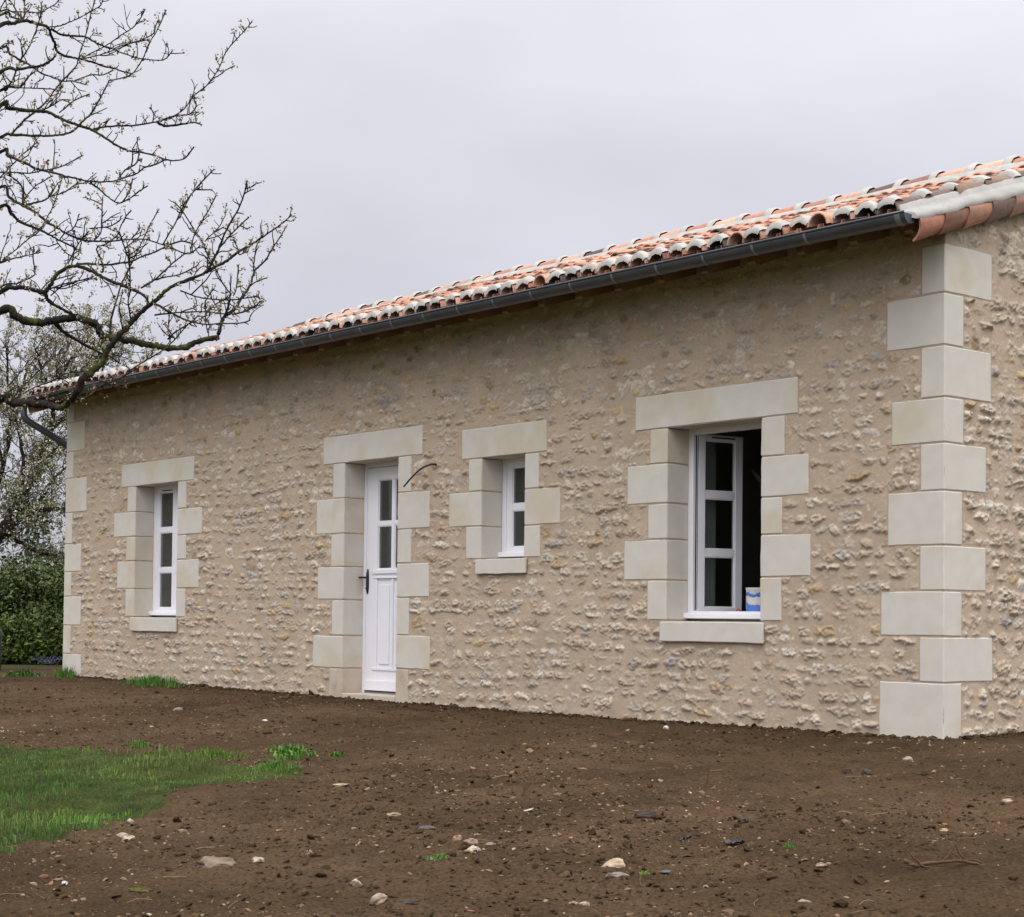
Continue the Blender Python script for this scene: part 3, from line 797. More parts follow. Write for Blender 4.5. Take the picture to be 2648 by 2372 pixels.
# gutter
def gut_z(x): return 3.400 + .006 * math.cos((x + 6.5) / 6.5 * 1.5)
gx0, gx1 = XL - .16, .115
aa = np.linspace(math.pi, 2 * math.pi, 13)
gt_ = MB(); xx = np.linspace(gx0, gx1, 60); V = []
for x_ in xx:
    for s_ in aa: V.append((x_, -.525 - .066 * math.cos(s_) * -1, gut_z(x_) + .070 * math.sin(s_)))
    for s_ in aa[::-1]: V.append((x_, -.525 + .063 * math.cos(s_), gut_z(x_) + .067 * math.sin(s_)))
k = 26
Q = [(i * k + j, i * k + (j + 1) % k, i * k + k + (j + 1) % k, i * k + k + j) for i in range(len(xx) - 1) for j in range(k)]
gt_.add(V, Q)
# rolled front bead
Vt, Qt, Tt = tube_arrays([(x_, -.594, gut_z(x_)) for x_ in xx], [.009] * len(xx), 8); gt_.add(Vt, Qt, Tt)
for xe in (gx0,):
    V = [(xe, -.525 + .066 * math.cos(s_), gut_z(xe) + .07 * math.sin(s_)) for s_ in aa] + [(xe, -.525, gut_z(xe))]
    gt_.add(V, None, [(j, j + 1, 13) for j in range(12)])
xe = gx1 - .012
V = [(xe, -.525 + .064 * math.cos(s_), gut_z(xe) + .068 * math.sin(s_)) for s_ in aa] + [(xe, -.525, gut_z(xe))]
gt_.add(V, None, [(j, j + 1, 13) for j in range(12)])
gutter = gt_.build('gutter', M['zinc'], house, smooth=True)
gutter.data.polygons.foreach_set('use_smooth', np.ones(len(gutter.data.polygons), bool))
for i in range(29):
    x_ = -.24 - .478 * i + (.30 if i == 0 else 0)
    if x_ < XL: break
    bd = MB(); V = []
    hw = .011 if i else .022
    for xq in (x_ - hw, x_ + hw):
        for s_ in aa: V.append((xq, -.525 + .0695 * math.cos(s_), gut_z(xq) + .0735 * math.sin(s_)))
        for s_ in aa[::-1]: V.append((xq, -.525 + .0665 * math.cos(s_), gut_z(xq) + .0705 * math.sin(s_)))
    Q = [(j, (j + 1) % 26, 26 + (j + 1) % 26, 26 + j) for j in range(26)]
    bd.add(V, Q, [(0, j + 1, j) for j in range(1, 12)])
    bd.build('gutter_bracket', M['zincband'], gutter)
dp = MB()
P = catmull([(XL - .13, -.525, 3.36), (XL - .13, -.525, 3.24), (XL - .128, -.50, 3.17), (XL - .12, -.42, 3.115), (XL - .10, -.2, 3.0), (XL - .085, .06, 2.86), (XL - .08, .12, 2.80), (XL - .08, .13, 2.72), (XL - .08, .13, 2.0), (XL - .08, .13, .1)], 5)
V, Q, T_ = tube_arrays(P, [.043] * len(P), 14); dp.add(V, Q, T_)
dp.build('downpipe', M['zinc'], house, smooth=True)

# ------------------------------------------------------------------ things on the house
can = empty('paint_tin', (-2.000, .400, .822)); tag(can, 'blue and white paint tin standing on the ledge of the open window', 'paint tin')
cb_ = MB(); R_ = .1; ang = np.arange(32) * 2 * math.pi / 32
prof = [(.096, 0), (.1, .004), (.1, .012), (.098, .016), (.098, .176), (.1, .180), (.1, .188)]
V = [(-2.0 + r * math.cos(a), .4 + r * math.sin(a), .822 + z) for r, z in prof for a in ang]
Q = [(i * 32 + j, i * 32 + (j + 1) % 32, i * 32 + 32 + (j + 1) % 32, i * 32 + 32 + j) for i in range(len(prof) - 1) for j in range(32)]
cb_.add(V, Q); cb_.add([(-2.0 + .096 * math.cos(a), .4 + .096 * math.sin(a), .822 + .0) for a in ang] + [(-2.0, .4, .822)], None, [((j + 1) % 32, j, 32) for j in range(32)])
body = cb_.build('can_body', M['tin'], can, smooth=True)
lid = MB(); V = [(-2.0 + r * math.cos(a), .4 + r * math.sin(a), .822 + z) for r, z in ((.1015, .184), (.1025, .194), (.097, .196), (.092, .186), (.02, .187)) for a in ang]
Q = [(i * 32 + j, i * 32 + (j + 1) % 32, i * 32 + 32 + (j + 1) % 32, i * 32 + 32 + j) for i in range(4) for j in range(32)]
lid.add(V, Q); lid.add([(-2.0 + .02 * math.cos(a), .4 + .02 * math.sin(a), 1.009) for a in ang] + [(-2.0, .4, 1.009)], None, [(j, (j + 1) % 32, 32) for j in range(32)])
lid.build('rim', M['conduit'], can, smooth=True)
m = mat('red_tape', (.35, .05, .06), rough=.6, var=.3, vscale=60)
tr = MB(); P = [(-2.125 + .016 * math.cos(a), .305, .838 + .015 * math.sin(a)) for a in np.linspace(-.6, 3.6, 12)]
V, Q, T_ = tube_arrays(P, [.006] * 12, 6); tr.add(V, Q, T_)
tag(tr.build('tape_curl', m, None, smooth=True), 'small red curl of tape on the window ledge beside the paint tin', 'tape')
cbm = MB(); P = catmull([(-5.554, .01, 2.154), (-5.575, -.05, 2.158), (-5.645, -.11, 2.122), (-5.715, -.165, 2.045), (-5.79, -.205, 1.955)], 6)
V, Q, T_ = tube_arrays(P, np.linspace(.0095, .0075, len(P)), 8); cbm.add(V, Q, T_)
tag(cbm.build('electric_cable', M['iron'], None, smooth=True), 'short black cable end curving out of the stone wall beside the door', 'cable')
cdm = MB(); P = catmull([(-2.55, 1.5, 2.62), (-2.57, 1.5, 2.25), (-2.66, 1.5, 1.97), (-2.80, 1.5, 1.90), (-2.97, 1.5, 1.955), (-3.085, 1.5, 2.06)], 6)
V, Q, T_ = tube_arrays(P, np.concatenate([np.full(len(P) - 6, .024), np.linspace(.024, .006, 6)]), 8); cdm.add(V, Q, T_)
tag(cdm.build('wiring_sheath', M['conduit'], None, smooth=True), 'pale wiring sheath hanging in the dark room behind the open window', 'sheath')

# ------------------------------------------------------------------ ground
LAWN = np.array([(-5.1, -4.32), (-4.59, -4.11), (-3.85, -4.03), (-3.63, -3.8), (-3.2, -3.66), (-2.3, -4.0), (-1.9, -3.9), (-1.62, -4.2), (-1.64, -4.54), (-1.3, -4.9),
                 (-.83, -5.28), (-.54, -5.72), (-.23, -6.15), (-.19, -6.45), (-.5, -7.4), (-1.5, -9), (-4, -10.5), (-8, -9), (-9, -6.0), (-6.3, -4.75)])
def inpoly(x, y, P):
    ins = np.zeros(np.shape(x), bool); j = len(P) - 1
    for i in range(len(P)):
        xi, yi = P[i]; xj, yj = P[j]
        c = ((yi > y) != (yj > y)) & (x < (xj - xi) * (y - yi) / (yj - yi + 1e-12) + xi)
        ins ^= c; j = i
    return ins
def lawn_mask(x, y):
    wx = x + .34 * fbm(x * 1.9, y * 1.9, 31, 4, .7); wy = y + .30 * fbm(x * 1.9, y * 1.9, 32, 4, .7)
    return inpoly(wx, wy, LAWN)
def spread(a, b, n, g):   # growing steps from a towards b
    t = np.linspace(0, 1, n + 1)[1:]; return a + (b - a) * t ** g
fx = np.arange(-14.6, 4.9, .028); fy = np.arange(-8.4, .34, .021)
gx = np.concatenate([spread(-14.6, -600, 40, 4)[::-1], fx, spread(fx[-1], 600, 40, 4)])
gy = np.concatenate([spread(-8.4, -600, 40, 4)[::-1], fy, spread(fy[-1], 600, 50, 4)])
XX, YY = np.meshgrid(gx, gy)
ZZ = gz(XX, YY)
clod = .034 * np.abs(fbm(XX * 3.2, YY * 3.2, 50, 3)) + .020 * fbm(XX * 9, YY * 9, 51, 3) + .010 * fbm(XX * 24, YY * 24, 52, 2)
nearw = np.clip(np.minimum(np.abs(YY), 9) * 2.0, .35, 1)
far = (np.abs(XX + 5) > 12) | (YY < -8.6) | (YY > 8)
ZZ = ZZ + np.where(far, 0, clod * nearw) 
inside = (XX > XL + .1) & (XX < -.1) & (YY > .1) & (YY < WID - .1)
ZZ = np.where(inside, -.42, ZZ)
lm = lawn_mask(XX, YY)
base = np.array((.060, .0375, .0195))
dry = np.clip(.5 + 1.1 * fbm(XX * .7, YY * .7, 60, 4), 0, 1)[..., None]
Cg = base * (1 - dry) + np.array((.090, .0565, .031)) * dry
Cg = Cg * (1 + .25 * fbm(XX * 11, YY * 11, 61, 3) + .35 * fbm(XX * 2.2, YY * 2.6, 64, 3))[..., None]
gm_ = np.array((.046, .056, .016)) * (1 + .7 * fbm(XX * 6, YY * 6, 62, 4))[..., None]
Cg = np.where(lm[..., None], gm_, Cg)
farm = ((XX < -16.5) | (XX > 7) | (YY < -11) | (YY > 9))[..., None]
Cg = np.where(farm, np.array((.05, .07, .022)) * (1 + .3 * fbm(XX * .8, YY * .8, 63, 3))[..., None], Cg)
keep = np.ones((len(gy) - 1, len(gx) - 1), bool)
ground = mesh_np('ground', np.stack([XX, YY, ZZ], -1).reshape(-1, 3), grid_faces(len(gx), len(gy), keep), M['dirt'], None, np.clip(Cg, .004, .5).reshape(-1, 3), smooth=True)
tag(ground, kind='structure')
def gh(x, y):
    x = np.asarray(x, dtype=float); y = np.asarray(y, dtype=float)
    c = .034 * np.abs(fbm(x * 3.2, y * 3.2, 50, 3)) + .020 * fbm(x * 9, y * 9, 51, 3) + .010 * fbm(x * 24, y * 24, 52, 2)
    return gz(x, y) + c * np.clip(np.abs(y) * 2.0, .35, 1)

# ------------------------------------------------------------------ loose stuff on the earth
ICO = np.array([(0, 0, 1)] + [(.894 * math.cos(a), .894 * math.sin(a), .447) for a in np.arange(5) * 2 * math.pi / 5] +
               [(.894 * math.cos(a), .894 * math.sin(a), -.447) for a in (np.arange(5) + .5) * 2 * math.pi / 5] + [(0, 0, -1)])
ICT = np.array([(0, i, i % 5 + 1) for i in range(1, 6)] + [(i, i + 5, i % 5 + 1) for i in range(1, 6)] + [(i % 5 + 1, i + 5, i % 5 + 6) for i in range(1, 6)] + [(11, i % 5 + 6, i + 5) for i in range(1, 6)])
def bits(name, n, size, cols, cw, flat, seed, matname, label, cat, lim=.05, foot=0):
    r = np.random.default_rng(seed)
    # denser towards the picture's foreground, thinning out further away
    x = r.uniform(-14, 4.4, n * 4); y = -8.2 * r.random(n * 4)
    cl = fbm(x * .9, y * .9, seed + 3, 3)
    dcam = np.hypot(x - 7.07, y + 9.63)
    ok = (r.random(n * 4) < np.clip((9.0 / dcam) ** 1.3, .12, 1) * np.clip(.55 + 1.6 * cl, .1, 1)) & ~lawn_mask(x, y) & ~((y > -.03) & (x < .05))
    x, y = x[ok][:n], y[ok][:n]; n = len(x)
    s = np.clip(r.lognormal(math.log(size), .62, n), size * .3, lim)
    if foot:      # crumbs heaped against the foot of the walls
        fx_ = np.concatenate([r.uniform(-13.1, 0, foot), .008 + np.abs(r.normal(0, .05, foot // 8))]); fy_ = np.concatenate([-.008 - np.abs(r.normal(0, .05, foot)), r.uniform(0, 1.6, foot // 8)])
        x = np.concatenate([x, fx_]); y = np.concatenate([y, fy_]); s = np.concatenate([s, np.clip(r.lognormal(math.log(.011), .5, len(fx_)), .004, .032)]); n = len(x)
    V = ICO[None] * (1 + r.uniform(-.38, .38, (n, 12, 1)))
    V = V * (s[:, None] * np.stack([r.uniform(.7, 1.5, n), r.uniform(.6, 1.1, n), r.uniform(*flat, n)], -1))[:, None, :]
    a = r.uniform(0, 6.28, n); ca, sa = np.cos(a)[:, None], np.sin(a)[:, None]
    tl_ = r.normal(0, .3, n)[:, None]
    X = V[..., 0] * ca - V[..., 1] * sa; Y = V[..., 0] * sa + V[..., 1] * ca; Z = V[..., 2] + tl_ * V[..., 0]
    P = np.stack([X + x[:, None], Y + y[:, None], Z + (gh(x, y) + s * .12)[:, None]], -1)
    c = np.asarray(cols)[r.choice(len(cols), n, p=cw)] * r.uniform(.75, 1.25, (n, 1))
    C = np.repeat(c[:, None, :], 12, 1)
    F = (ICT[None] + (np.arange(n) * 12)[:, None, None]).reshape(-1, 3)
    o = mesh_np(name, P.reshape(-1, 3), F, M[matname], None, C.reshape(-1, 3), smooth=False)
    return tag(o, label, cat, kind='stuff')
bits('soil_clods', 30000, .0052, [(.070, .044, .023), (.054, .034, .018), (.092, .060, .033)], [.5, .25, .25], (.35, .7), 71, 'dirt', 'crumbs and small clods of brown earth strewn over the bare ground', 'soil', .026, 2600)
bits('gravel', 12000, .0038, [(.23, .155, .092), (.16, .105, .062), (.30, .23, .155), (.20, .10, .055), (.45, .42, .37)], [.30, .48, .08, .12, .02], (.35, .7), 72, 'rock', 'small tan and grey gravel scattered over the bare earth', 'gravel', .022)
# straw and root fibres
r = np.random.default_rng(8); lt = MB()
for i in range(420):
    x, y = r.uniform(-9, 4.2), -8.0 * r.random()
    if lawn_mask(np.array([x]), np.array([y]))[0] or y > -.3: continue
    if r.random() > (8 / math.hypot(x - 7.07, y + 9.63)) ** 1.5: continue
    L_ = r.uniform(.02, .11); a = r.uniform(0, 6.28); n_ = 4
    t = np.linspace(-.5, .5, n_); bend = r.normal(0, .25)
    px_ = x + L_ * (t * math.cos(a) - bend * t * t * math.sin(a)); py_ = y + L_ * (t * math.sin(a) + bend * t * t * math.cos(a))
    pz_ = gh(px_, py_) + .006 + abs(r.normal(0, .006)) * (1 - np.abs(t))
    rd = r.uniform(.0007, .0016)
    V, Q, T_ = tube_arrays(np.stack([px_, py_, pz_], -1), [rd] * n_, 3, cap=False)
    c = np.array([(.20, .13, .07), (.14, .075, .04), (.09, .052, .03), (.27, .19, .115)][r.integers(4)])
    lt.add(V, Q, T_, col=c)
tag(lt.build('plant_litter', M['rock'], None), 'straw and thin root fibres littering the bare earth', 'litter', kind='stuff')

def stone(name, x, y, sx, sy, sz, col, label, cat, ang=0, seed=0, sink=.35, matname='rock', rough_=.28, sub=3, group=None):
    bm = bmesh.new(); bmesh.ops.create_icosphere(bm, subdivisions=sub, radius=1)
    r = np.random.default_rng(900 + seed)
    V = np.array([v.co for v in bm.verts]); F = np.array([[v.index for v in f.verts] for f in bm.faces]); bm.free()
    # facet it with random planes, then roughen
    for k in range(9):
        d = r.normal(0, 1, 3); d /= np.linalg.norm(d); h = r.uniform(.55, .9)
        t = V @ d; V = V - np.where(t > h, t - h, 0)[:, None] * d
    nn = fbm(V[:, 0] * 2.3 + seed, V[:, 1] * 2.3 + V[:, 2] * 1.7, seed, 3) + .5 * fbm(V[:, 2] * 4 + seed, V[:, 0] * 4, seed + 4, 2)
    V = V * (1 + rough_ * nn)[:, None]
    W = V * np.array([sx / 2, sy / 2, sz / 2]) * 1.12
    ca, sa = math.cos(ang), math.sin(ang)
    z0 = float(gh(x, y)) + sz * (.5 - sink)
    loc = (x, y, z0)
    P = np.stack([W[:, 0] * ca - W[:, 1] * sa, W[:, 0] * sa + W[:, 1] * ca, W[:, 2]], -1)
    C = np.asarray(col) * (1 + .5 * fbm(V[:, 0] * 3, V[:, 1] * 3 + V[:, 2] * 3, seed + 8, 3))[:, None]
    dirtc = np.array((.09, .062, .04)); k = np.clip((fbm(V[:, 0] * 1.5 + 9, V[:, 1] * 1.5 + V[:, 2], seed + 2, 3) + .05 - V[:, 2] * .3) * 3, 0, .8)[:, None]
    C = C * (1 - k) + dirtc * k
    o = mesh_np(name, P, F, M[matname], None, np.clip(C, .005, .8), smooth=False)
    o.location = loc
    return tag(o, label, cat, group)
RA = math.atan2(.768, .641)       # direction of the picture's width on the ground
TAN, PALE, GREY, DARK, SLATE, RED, WHITE = (.26, .19, .125), (.34, .28, .205), (.20, .165, .135), (.050, .036, .027), (.07, .068, .07), (.20, .09, .052), (.55, .53, .51)
for a in [
 ('stone', .89, -6.0, .190, .12, .065, (.17, .125, .088), 'largest flat brown slab stone lying half sunk in the earth, front left', 'stone', RA + .1, 1, .4),
 ('stone', 1.02, -5.90, .055, .045, .035, PALE, 'small pale stone against the far right end of the large brown slab', 'stone', .4, 2, .35),
 ('pebble', .73, -6.59, .025, .022, .016, WHITE, 'round white pebble alone on dark earth near the bottom left corner', 'pebble', 0, 3, .2),
 ('stone', -.19, -5.87, .050, .035, .026, PALE, 'farther of two pale cream stones near the lawn tip', 'stone', RA, 4, .3),
 ('stone', -.02, -5.93, .062, .035, .034, (.40, .33, .24), 'nearer of two pale cream stones near the lawn tip, more yellow', 'stone', RA + .5, 5, .3),
 ('stone', -.03, -5.65, .045, .03, .022, TAN, 'small tilted tan stone right of the pair of cream stones', 'stone', RA + .6, 6, .25),
 ('stone', -.56, -5.64, .040, .034, .026, (.36, .30, .23), 'small rounded beige stone beside the front edge of the lawn', 'stone', 0, 7, .3),
 ('stone', .21, -4.64, .084, .05, .026, (.36, .27, .18), 'flat cream stone lying alone in the middle of the bare earth', 'stone', RA + .15, 8, .35),
 ('stone', -1.01, -4.11, .105, .06, .020, (.34, .25, .17), 'broad thin tan stone lying flat right of the lawn edge', 'stone', RA, 9, .4),
 ('clod', -4.69, -3.58, .075, .06, .05, DARK, 'dark earth clod behind the left part of the lawn', 'clod', 0, 10, .25),
 ('stone', -6.92, -1.85, .11, .07, .045, GREY, 'grey-brown stone lying between lawn and wall, left of the door', 'stone', RA, 11, .35),
 ('pebble', -5.01, -2.13, .045, .03, .014, (.75, .74, .74), 'bright white flake on the earth in front of the door', 'pebble', RA, 12, .15),
 ('clod', -3.01, -2.76, .055, .05, .06, (.075, .05, .035), 'upright brown clod right of the leafy weed', 'clod', 0, 13, .25),
 ('slate', .60, -4.75, .10, .06, .028, (.075, .07, .068), 'dark slate chip behind the heap of reddish stones', 'slate', RA - .1, 14, .35),
 ('stone', 1.02, -4.88, .055, .045, .035, (.27, .17, .11), 'reddish stone at the back left of the stone heap', 'stone', .3, 15, .3),
 ('stone', 1.17, -4.93, .060, .05, .035, (.25, .17, .12), 'brown stone in the middle of the stone heap', 'stone', 1.2, 16, .3),
 ('stone', 1.27, -4.90, .050, .04, .022, (.2, .15, .11), 'thin flat dark stone at the right end of the stone heap', 'stone', 2, 17, .3),
 ('stone', 1.38, -5.08, .060, .045, .04, (.42, .36, .28), 'pale stone in front of the stone heap', 'stone', .2, 18, .3),
 ('stone', 1.03, -5.66, .045, .04, .04, (.25, .18, .125), 'rounded brown stone caught in the tangle of dry roots', 'stone', 0, 19, .2),
 ('stone', 1.77, -5.94, .045, .036, .036, (.42, .34, .25), 'angular cream stone near the bottom edge, left of the middle', 'stone', .5, 20, .25),
 ('stone', 2.02, -6.02, .070, .05, .045, (.33, .255, .18), 'wedge-shaped tan stone at the bottom edge near the dark slate', 'stone', RA + .8, 21, .3),
 ('slate', 2.12, -5.96, .085, .035, .022, (.04, .035, .036), 'blackish slate sliver at the bottom edge beside a tan wedge stone', 'slate', RA + .1, 22, .3),
 ('stone', .54, -6.59, .036, .026, .018, RED, 'small reddish tile chip near the white pebble', 'stone', RA, 23, .25),
 ('clod', 1.28, -4.0, .105, .045, .036, (.06, .045, .036), 'dark oblong lump like a charred brick end on the bare earth', 'clod', RA, 24, .2),
 ('stone', 2.09, -4.95, .112, .07, .052, (.36, .275, .19), 'largest cream rock, tilted on the earth at lower middle', 'stone', RA + .3, 25, .3),
 ('stone', 2.30, -5.13, .085, .05, .035, (.20, .165, .135), 'grey-brown stone just in front of the largest cream rock', 'stone', RA + .2, 26, .4),
 ('slate', 2.33, -4.90, .050, .035, .014, (.08, .09, .105), 'blue-grey slate chip right of the largest cream rock', 'slate', RA - .3, 27, .3),
 ('stone', .62, -1.19, .068, .05, .055, (.33, .255, .18), 'knobbly tan stone in front of the right corner of the house', 'stone', .5, 28, .25),
 ('pebble', -2.03, -.56, .042, .03, .030, (.62, .6, .57), 'white stone near the wall foot below the open window', 'pebble', RA, 29, .2),
 ('clod', .72, -1.87, .050, .045, .042, DARK, 'left one of two dark clods in front of the house corner', 'clod', 0, 30, .2),
 ('clod', .80, -1.80, .055, .045, .045, (.06, .047, .038), 'right one of two dark clods in front of the house corner', 'clod', 1, 31, .2),
 ('stone', 2.21, -2.51, .058, .04, .030, (.34, .27, .19), 'tan stone near the right edge, halfway to the house corner', 'stone', RA, 32, .3),
 ('stone', 3.08, -4.98, .050, .032, .020, (.27, .2, .15), 'flat brown stone at the bottom edge, right half', 'stone', RA, 33, .3),
 ('stone', 2.59, -5.56, .036, .03, .020, (.36, .3, .22), 'small beige stone at the bottom edge near the middle', 'stone', RA, 34, .3),
 ('stone', 2.70, -4.44, .040, .03, .018, (.32, .22, .15), 'small orange-brown stone left of the dry branch', 'stone', RA, 35, .3),
 ('stone', 2.52, -3.43, .038, .028, .018, (.36, .26, .15), 'small ochre stone behind the dry branch', 'stone', RA, 36, .3),
]: stone(*a)
def film(x, y, L_, label, seed):
    r = np.random.default_rng(seed); n, m_ = 9, 5; V = []
    for i in range(n):
        for j in range(m_):
            u = (i / (n - 1) - .5) * L_; v = (j / (m_ - 1) - .5) * L_ * .42 + .1 * L_ * math.sin(i * .9 + seed)
            X = x + u * math.cos(RA) - v * math.sin(RA); Y = y + u * math.sin(RA) + v * math.cos(RA)
            V.append((X, Y, float(gh(X, Y)) + .004 + r.uniform(0, .02)))
    V = np.array(V); n_ = n * m_
    W = np.vstack([V, V - np.array([0, 0, .0012])])
    Q = [(i * m_ + j, i * m_ + m_ + j, i * m_ + m_ + j + 1, i * m_ + j + 1) for i in range(n - 1) for j in range(m_ - 1)]
    o = mesh_np('plastic_scrap', W - np.array([x, y, 0]), np.array(Q + [tuple(n_ + k for k in q[::-1]) for q in Q]), M['foil'])
    o.location = (x, y, 0); tag(o, label, 'plastic scrap')
film(2.03, -4.20, .085, 'largest crumpled scrap of shiny black plastic on the earth', 1)
film(1.70, -3.79, .050, 'small black plastic scrap behind the largest shiny one', 2)
film(1.81, -4.27, .055, 'thin black plastic scrap left of the largest shiny one', 3)
# dry branch, roots, upright twigs
def sticks(name, x, y, parts, label, cat, matname='root', sc=.00093):
    mb = MB(); h0 = float(gh(x, y)); e = np.array([math.cos(RA), math.sin(RA), 0]); d = np.array([-math.sin(RA), math.cos(RA), 0])
    for pts, r0, r1 in parts:
        P = np.array([e * p[0] * sc + d * (p[2] if len(p) > 2 else 0) * sc + np.array([0, 0, p[1] * sc + .006]) for p in pts])
        P = catmull(P, 4); P = P + rng.normal(0, .0012, P.shape)
        V, Q, T_ = tube_arrays(P, np.linspace(r0, r1, len(P)), 6); mb.add(V, Q, T_)
    o = mb.build(name, M[matname], None, smooth=True); o.location = (x, y, h0)
    return tag(o, label, cat)
sticks('dry_branch', 3.07, -4.17, [([(-165, 22), (-120, 4, 10), (-30, 16), (70, 20, -8), (160, 4)], .0085, .004), ([(-150, 8, 5), (-120, 2), (-100, -4)], .005, .006), ([(-95, 2), (-130, 35), (-155, 66)], .0045, .0028),
    ([(-20, 14), (20, 52), (36, 92)], .0045, .0026), ([(36, 92), (55, 60), (78, 18)], .003, .004), ([(60, 18), (110, 25, 20), (165, 6, 30)], .004, .002), ([(-100, 0), (-60, -2, -40), (0, 0, -60)], .003, .0012)],
    'dead forked brown branch lying on the earth at lower right', 'branch')
r = np.random.default_rng(77); parts = []
for i in range(16):
    a = r.uniform(0, 6.28); L_ = r.uniform(60, 150); p0 = (r.normal(0, 40), r.uniform(4, 20), r.normal(0, 35))
    p2 = (p0[0] + L_ * math.cos(a), r.uniform(0, 14), p0[2] + L_ * math.sin(a) * .7); mid = ((p0[0] + p2[0]) / 2 + r.normal(0, 14), r.uniform(8, 40), (p0[2] + p2[2]) / 2 + r.normal(0, 14))
    parts.append(([p0, mid, p2], r.uniform(.0016, .003), .0009))
sticks('root_tangle', 1.05, -5.69, parts, 'tangle of thin reddish dry roots around a brown stone', 'roots')
sticks('twig', .45, -2.72, [([(0, 0), (4, 25), (12, 60)], .004, .002), ([(4, 25), (-8, 42), (-12, 70)], .002, .001)], 'short forked twig standing upright in the earth below the big window', 'twig', sc=.0016)
sticks('twig', .09, -3.71, [([(-8, -5), (0, 18), (-2, 42)], .008, .003), ([(0, 18), (12, 22), (20, 36)], .005, .002)], 'stubby dark twig poking out of the earth in the middle of the ground', 'twig', sc=.0013)
sticks('twig', .74, -2.10, [([(-12, 0), (-4, 30), (12, 70)], .0022, .001)], 'thin reddish twig leaning beside the two dark clods', 'twig', sc=.0016)
o = stone('mossy_stick', 1.1, -6.46, .085, .022, .020, (.095, .10, .022), 'short stick furred with yellow-green moss at bottom left', 'stick', RA + .3, 41, .1, rough_=.9)
# ------------------------------------------------------------------ grass
def blades(mb, x, y, z, h, w, r, cols, lean=.45, az=None):
    n = len(x); a = r.uniform(0, 6.28, n); ln = np.abs(r.normal(0, lean, n)) * h
    dx, dy = np.cos(a), np.sin(a); b = a + r.uniform(.8, 2.3, n); wx, wy = np.cos(b) * w / 2, np.sin(b) * w / 2
    P = np.zeros((n, 5, 3))
    P[:, 0] = np.stack([x - wx, y - wy, z - .01], -1); P[:, 1] = np.stack([x + wx, y + wy, z - .01], -1)
    mx_, my_ = x + dx * ln * .3, y + dy * ln * .3
    P[:, 2] = np.stack([mx_ + wx * .8, my_ + wy * .8, z + h * .58], -1); P[:, 3] = np.stack([mx_ - wx * .8, my_ - wy * .8, z + h * .58], -1)
    P[:, 4] = np.stack([x + dx * ln, y + dy * ln, z + h * np.clip(1 - .3 * ln / h, .4, 1)], -1)
    i = np.arange(n)[:, None] * 5
    C = np.repeat(cols[:, None, :], 5, 1)
    mb.add(P.reshape(-1, 3), i + np.array([0, 1, 2, 3]), i + np.array([3, 2, 4]), col=C.reshape(-1, 3))
r = np.random.default_rng(5); mb = MB()
n = 130000
x = r.uniform(-9, 0.2, n); y = r.uniform(-9.5, -3.5, n); pat = fbm(x * 1.4, y * 1.4, 95, 4); ok = lawn_mask(x + r.normal(0, .05, n), y + r.normal(0, .05, n)) & (r.random(n) < np.clip(.85 + 1.3 * pat, .3, 1)) & (r.random(n) < np.clip((7.5 / np.hypot(x - 7.07, y + 9.63)) ** .6 , .3, 1))
x, y = x[ok], y[ok]; n = len(x)
tl_ = np.clip(.5 + 1.5 * fbm(x * 1.3, y * 1.3, 90, 3), .1, 1.3); ye = np.clip(.35 + 1.8 * fbm(x * 1.0, y * 1.0, 91, 3), 0, 1)
h = r.uniform(.014, .055, n) * (.35 + 1.0 * tl_)
G1, G2, G3 = np.array((.048, .150, .016)), np.array((.085, .20, .026)), np.array((.19, .17, .05))
cols = G1 + (G2 - G1) * r.random((n, 1)); cols = cols + (G3 - cols) * (ye * .8)[:, None] * r.random((n, 1)); cols = cols * r.uniform(.6, 1.25, (n, 1)) * np.clip(.95 + 1.1 * fbm(x * 2.6, y * 2.6, 93, 3), .5, 1.5)[:, None]
blades(mb, x, y, gh(x, y), h, r.uniform(.0025, .0055, n), r, cols)
tag(mb.build('lawn_grass', M['grass'], None), 'short green lawn grass growing left of the bare earth', 'grass', kind='stuff')
def tuft(name, x, y, rx, ry, n, h, label, cat, seed, wide=.006, cols=None, lean=.5):
    r = np.random.default_rng(seed); mb = MB()
    px_ = np.clip(r.normal(0, .45, n), -1, 1) * rx; py_ = np.clip(r.normal(0, .45, n), -1, 1) * ry
    X, Y = x + px_, y + py_; Y = np.minimum(Y, -.012) if x < 0 and y > -1 else Y
    hh = r.uniform(.4, 1, n) * h * (1 - .5 * np.hypot(px_ / rx, py_ / ry) ** 2)
    c = (cols or [(.055, .15, .02), (.10, .20, .03)]); c0, c1 = np.array(c[0]), np.array(c[1])
    cc = (c0 + (c1 - c0) * r.random((n, 1))) * r.uniform(.65, 1.2, (n, 1))
    blades(mb, X - x, Y - y, gh(X, Y) - float(gh(x, y)), hh, r.uniform(.6, 1.3, n) * wide, r, cc, lean)
    o = mb.build(name, M['grass'], None); o.location = (x, y, float(gh(x, y))); return tag(o, label, cat)
tuft('grass_tuft', -10.25, -.30, .62, .20, 620, .17, 'long ragged grass tuft at the wall foot below the narrow left window', 'grass tuft', 1, .008)
tuft('grass_tuft', -12.75, -.16, .30, .12, 200, .20, 'tall thin grass tuft at the foot of the left house corner', 'grass tuft', 2, .008)
tuft('weed', -13.35, -.45, .35, .22, 220, .13, 'broad low weed left of the house corner', 'weed', 3, .022, [(.05, .12, .02), (.08, .15, .03)], .7)
tuft('weed', -2.64, -3.39, .19, .13, 260, .105, 'bushy bright green weed standing alone right of the lawn', 'weed', 4, .016, [(.07, .17, .025), (.11, .22, .03)], .7)
tuft('weed', -2.36, -3.22, .07, .05, 70, .05, 'small low weed behind the bushy bright green one', 'weed', 5, .010, None, .7)
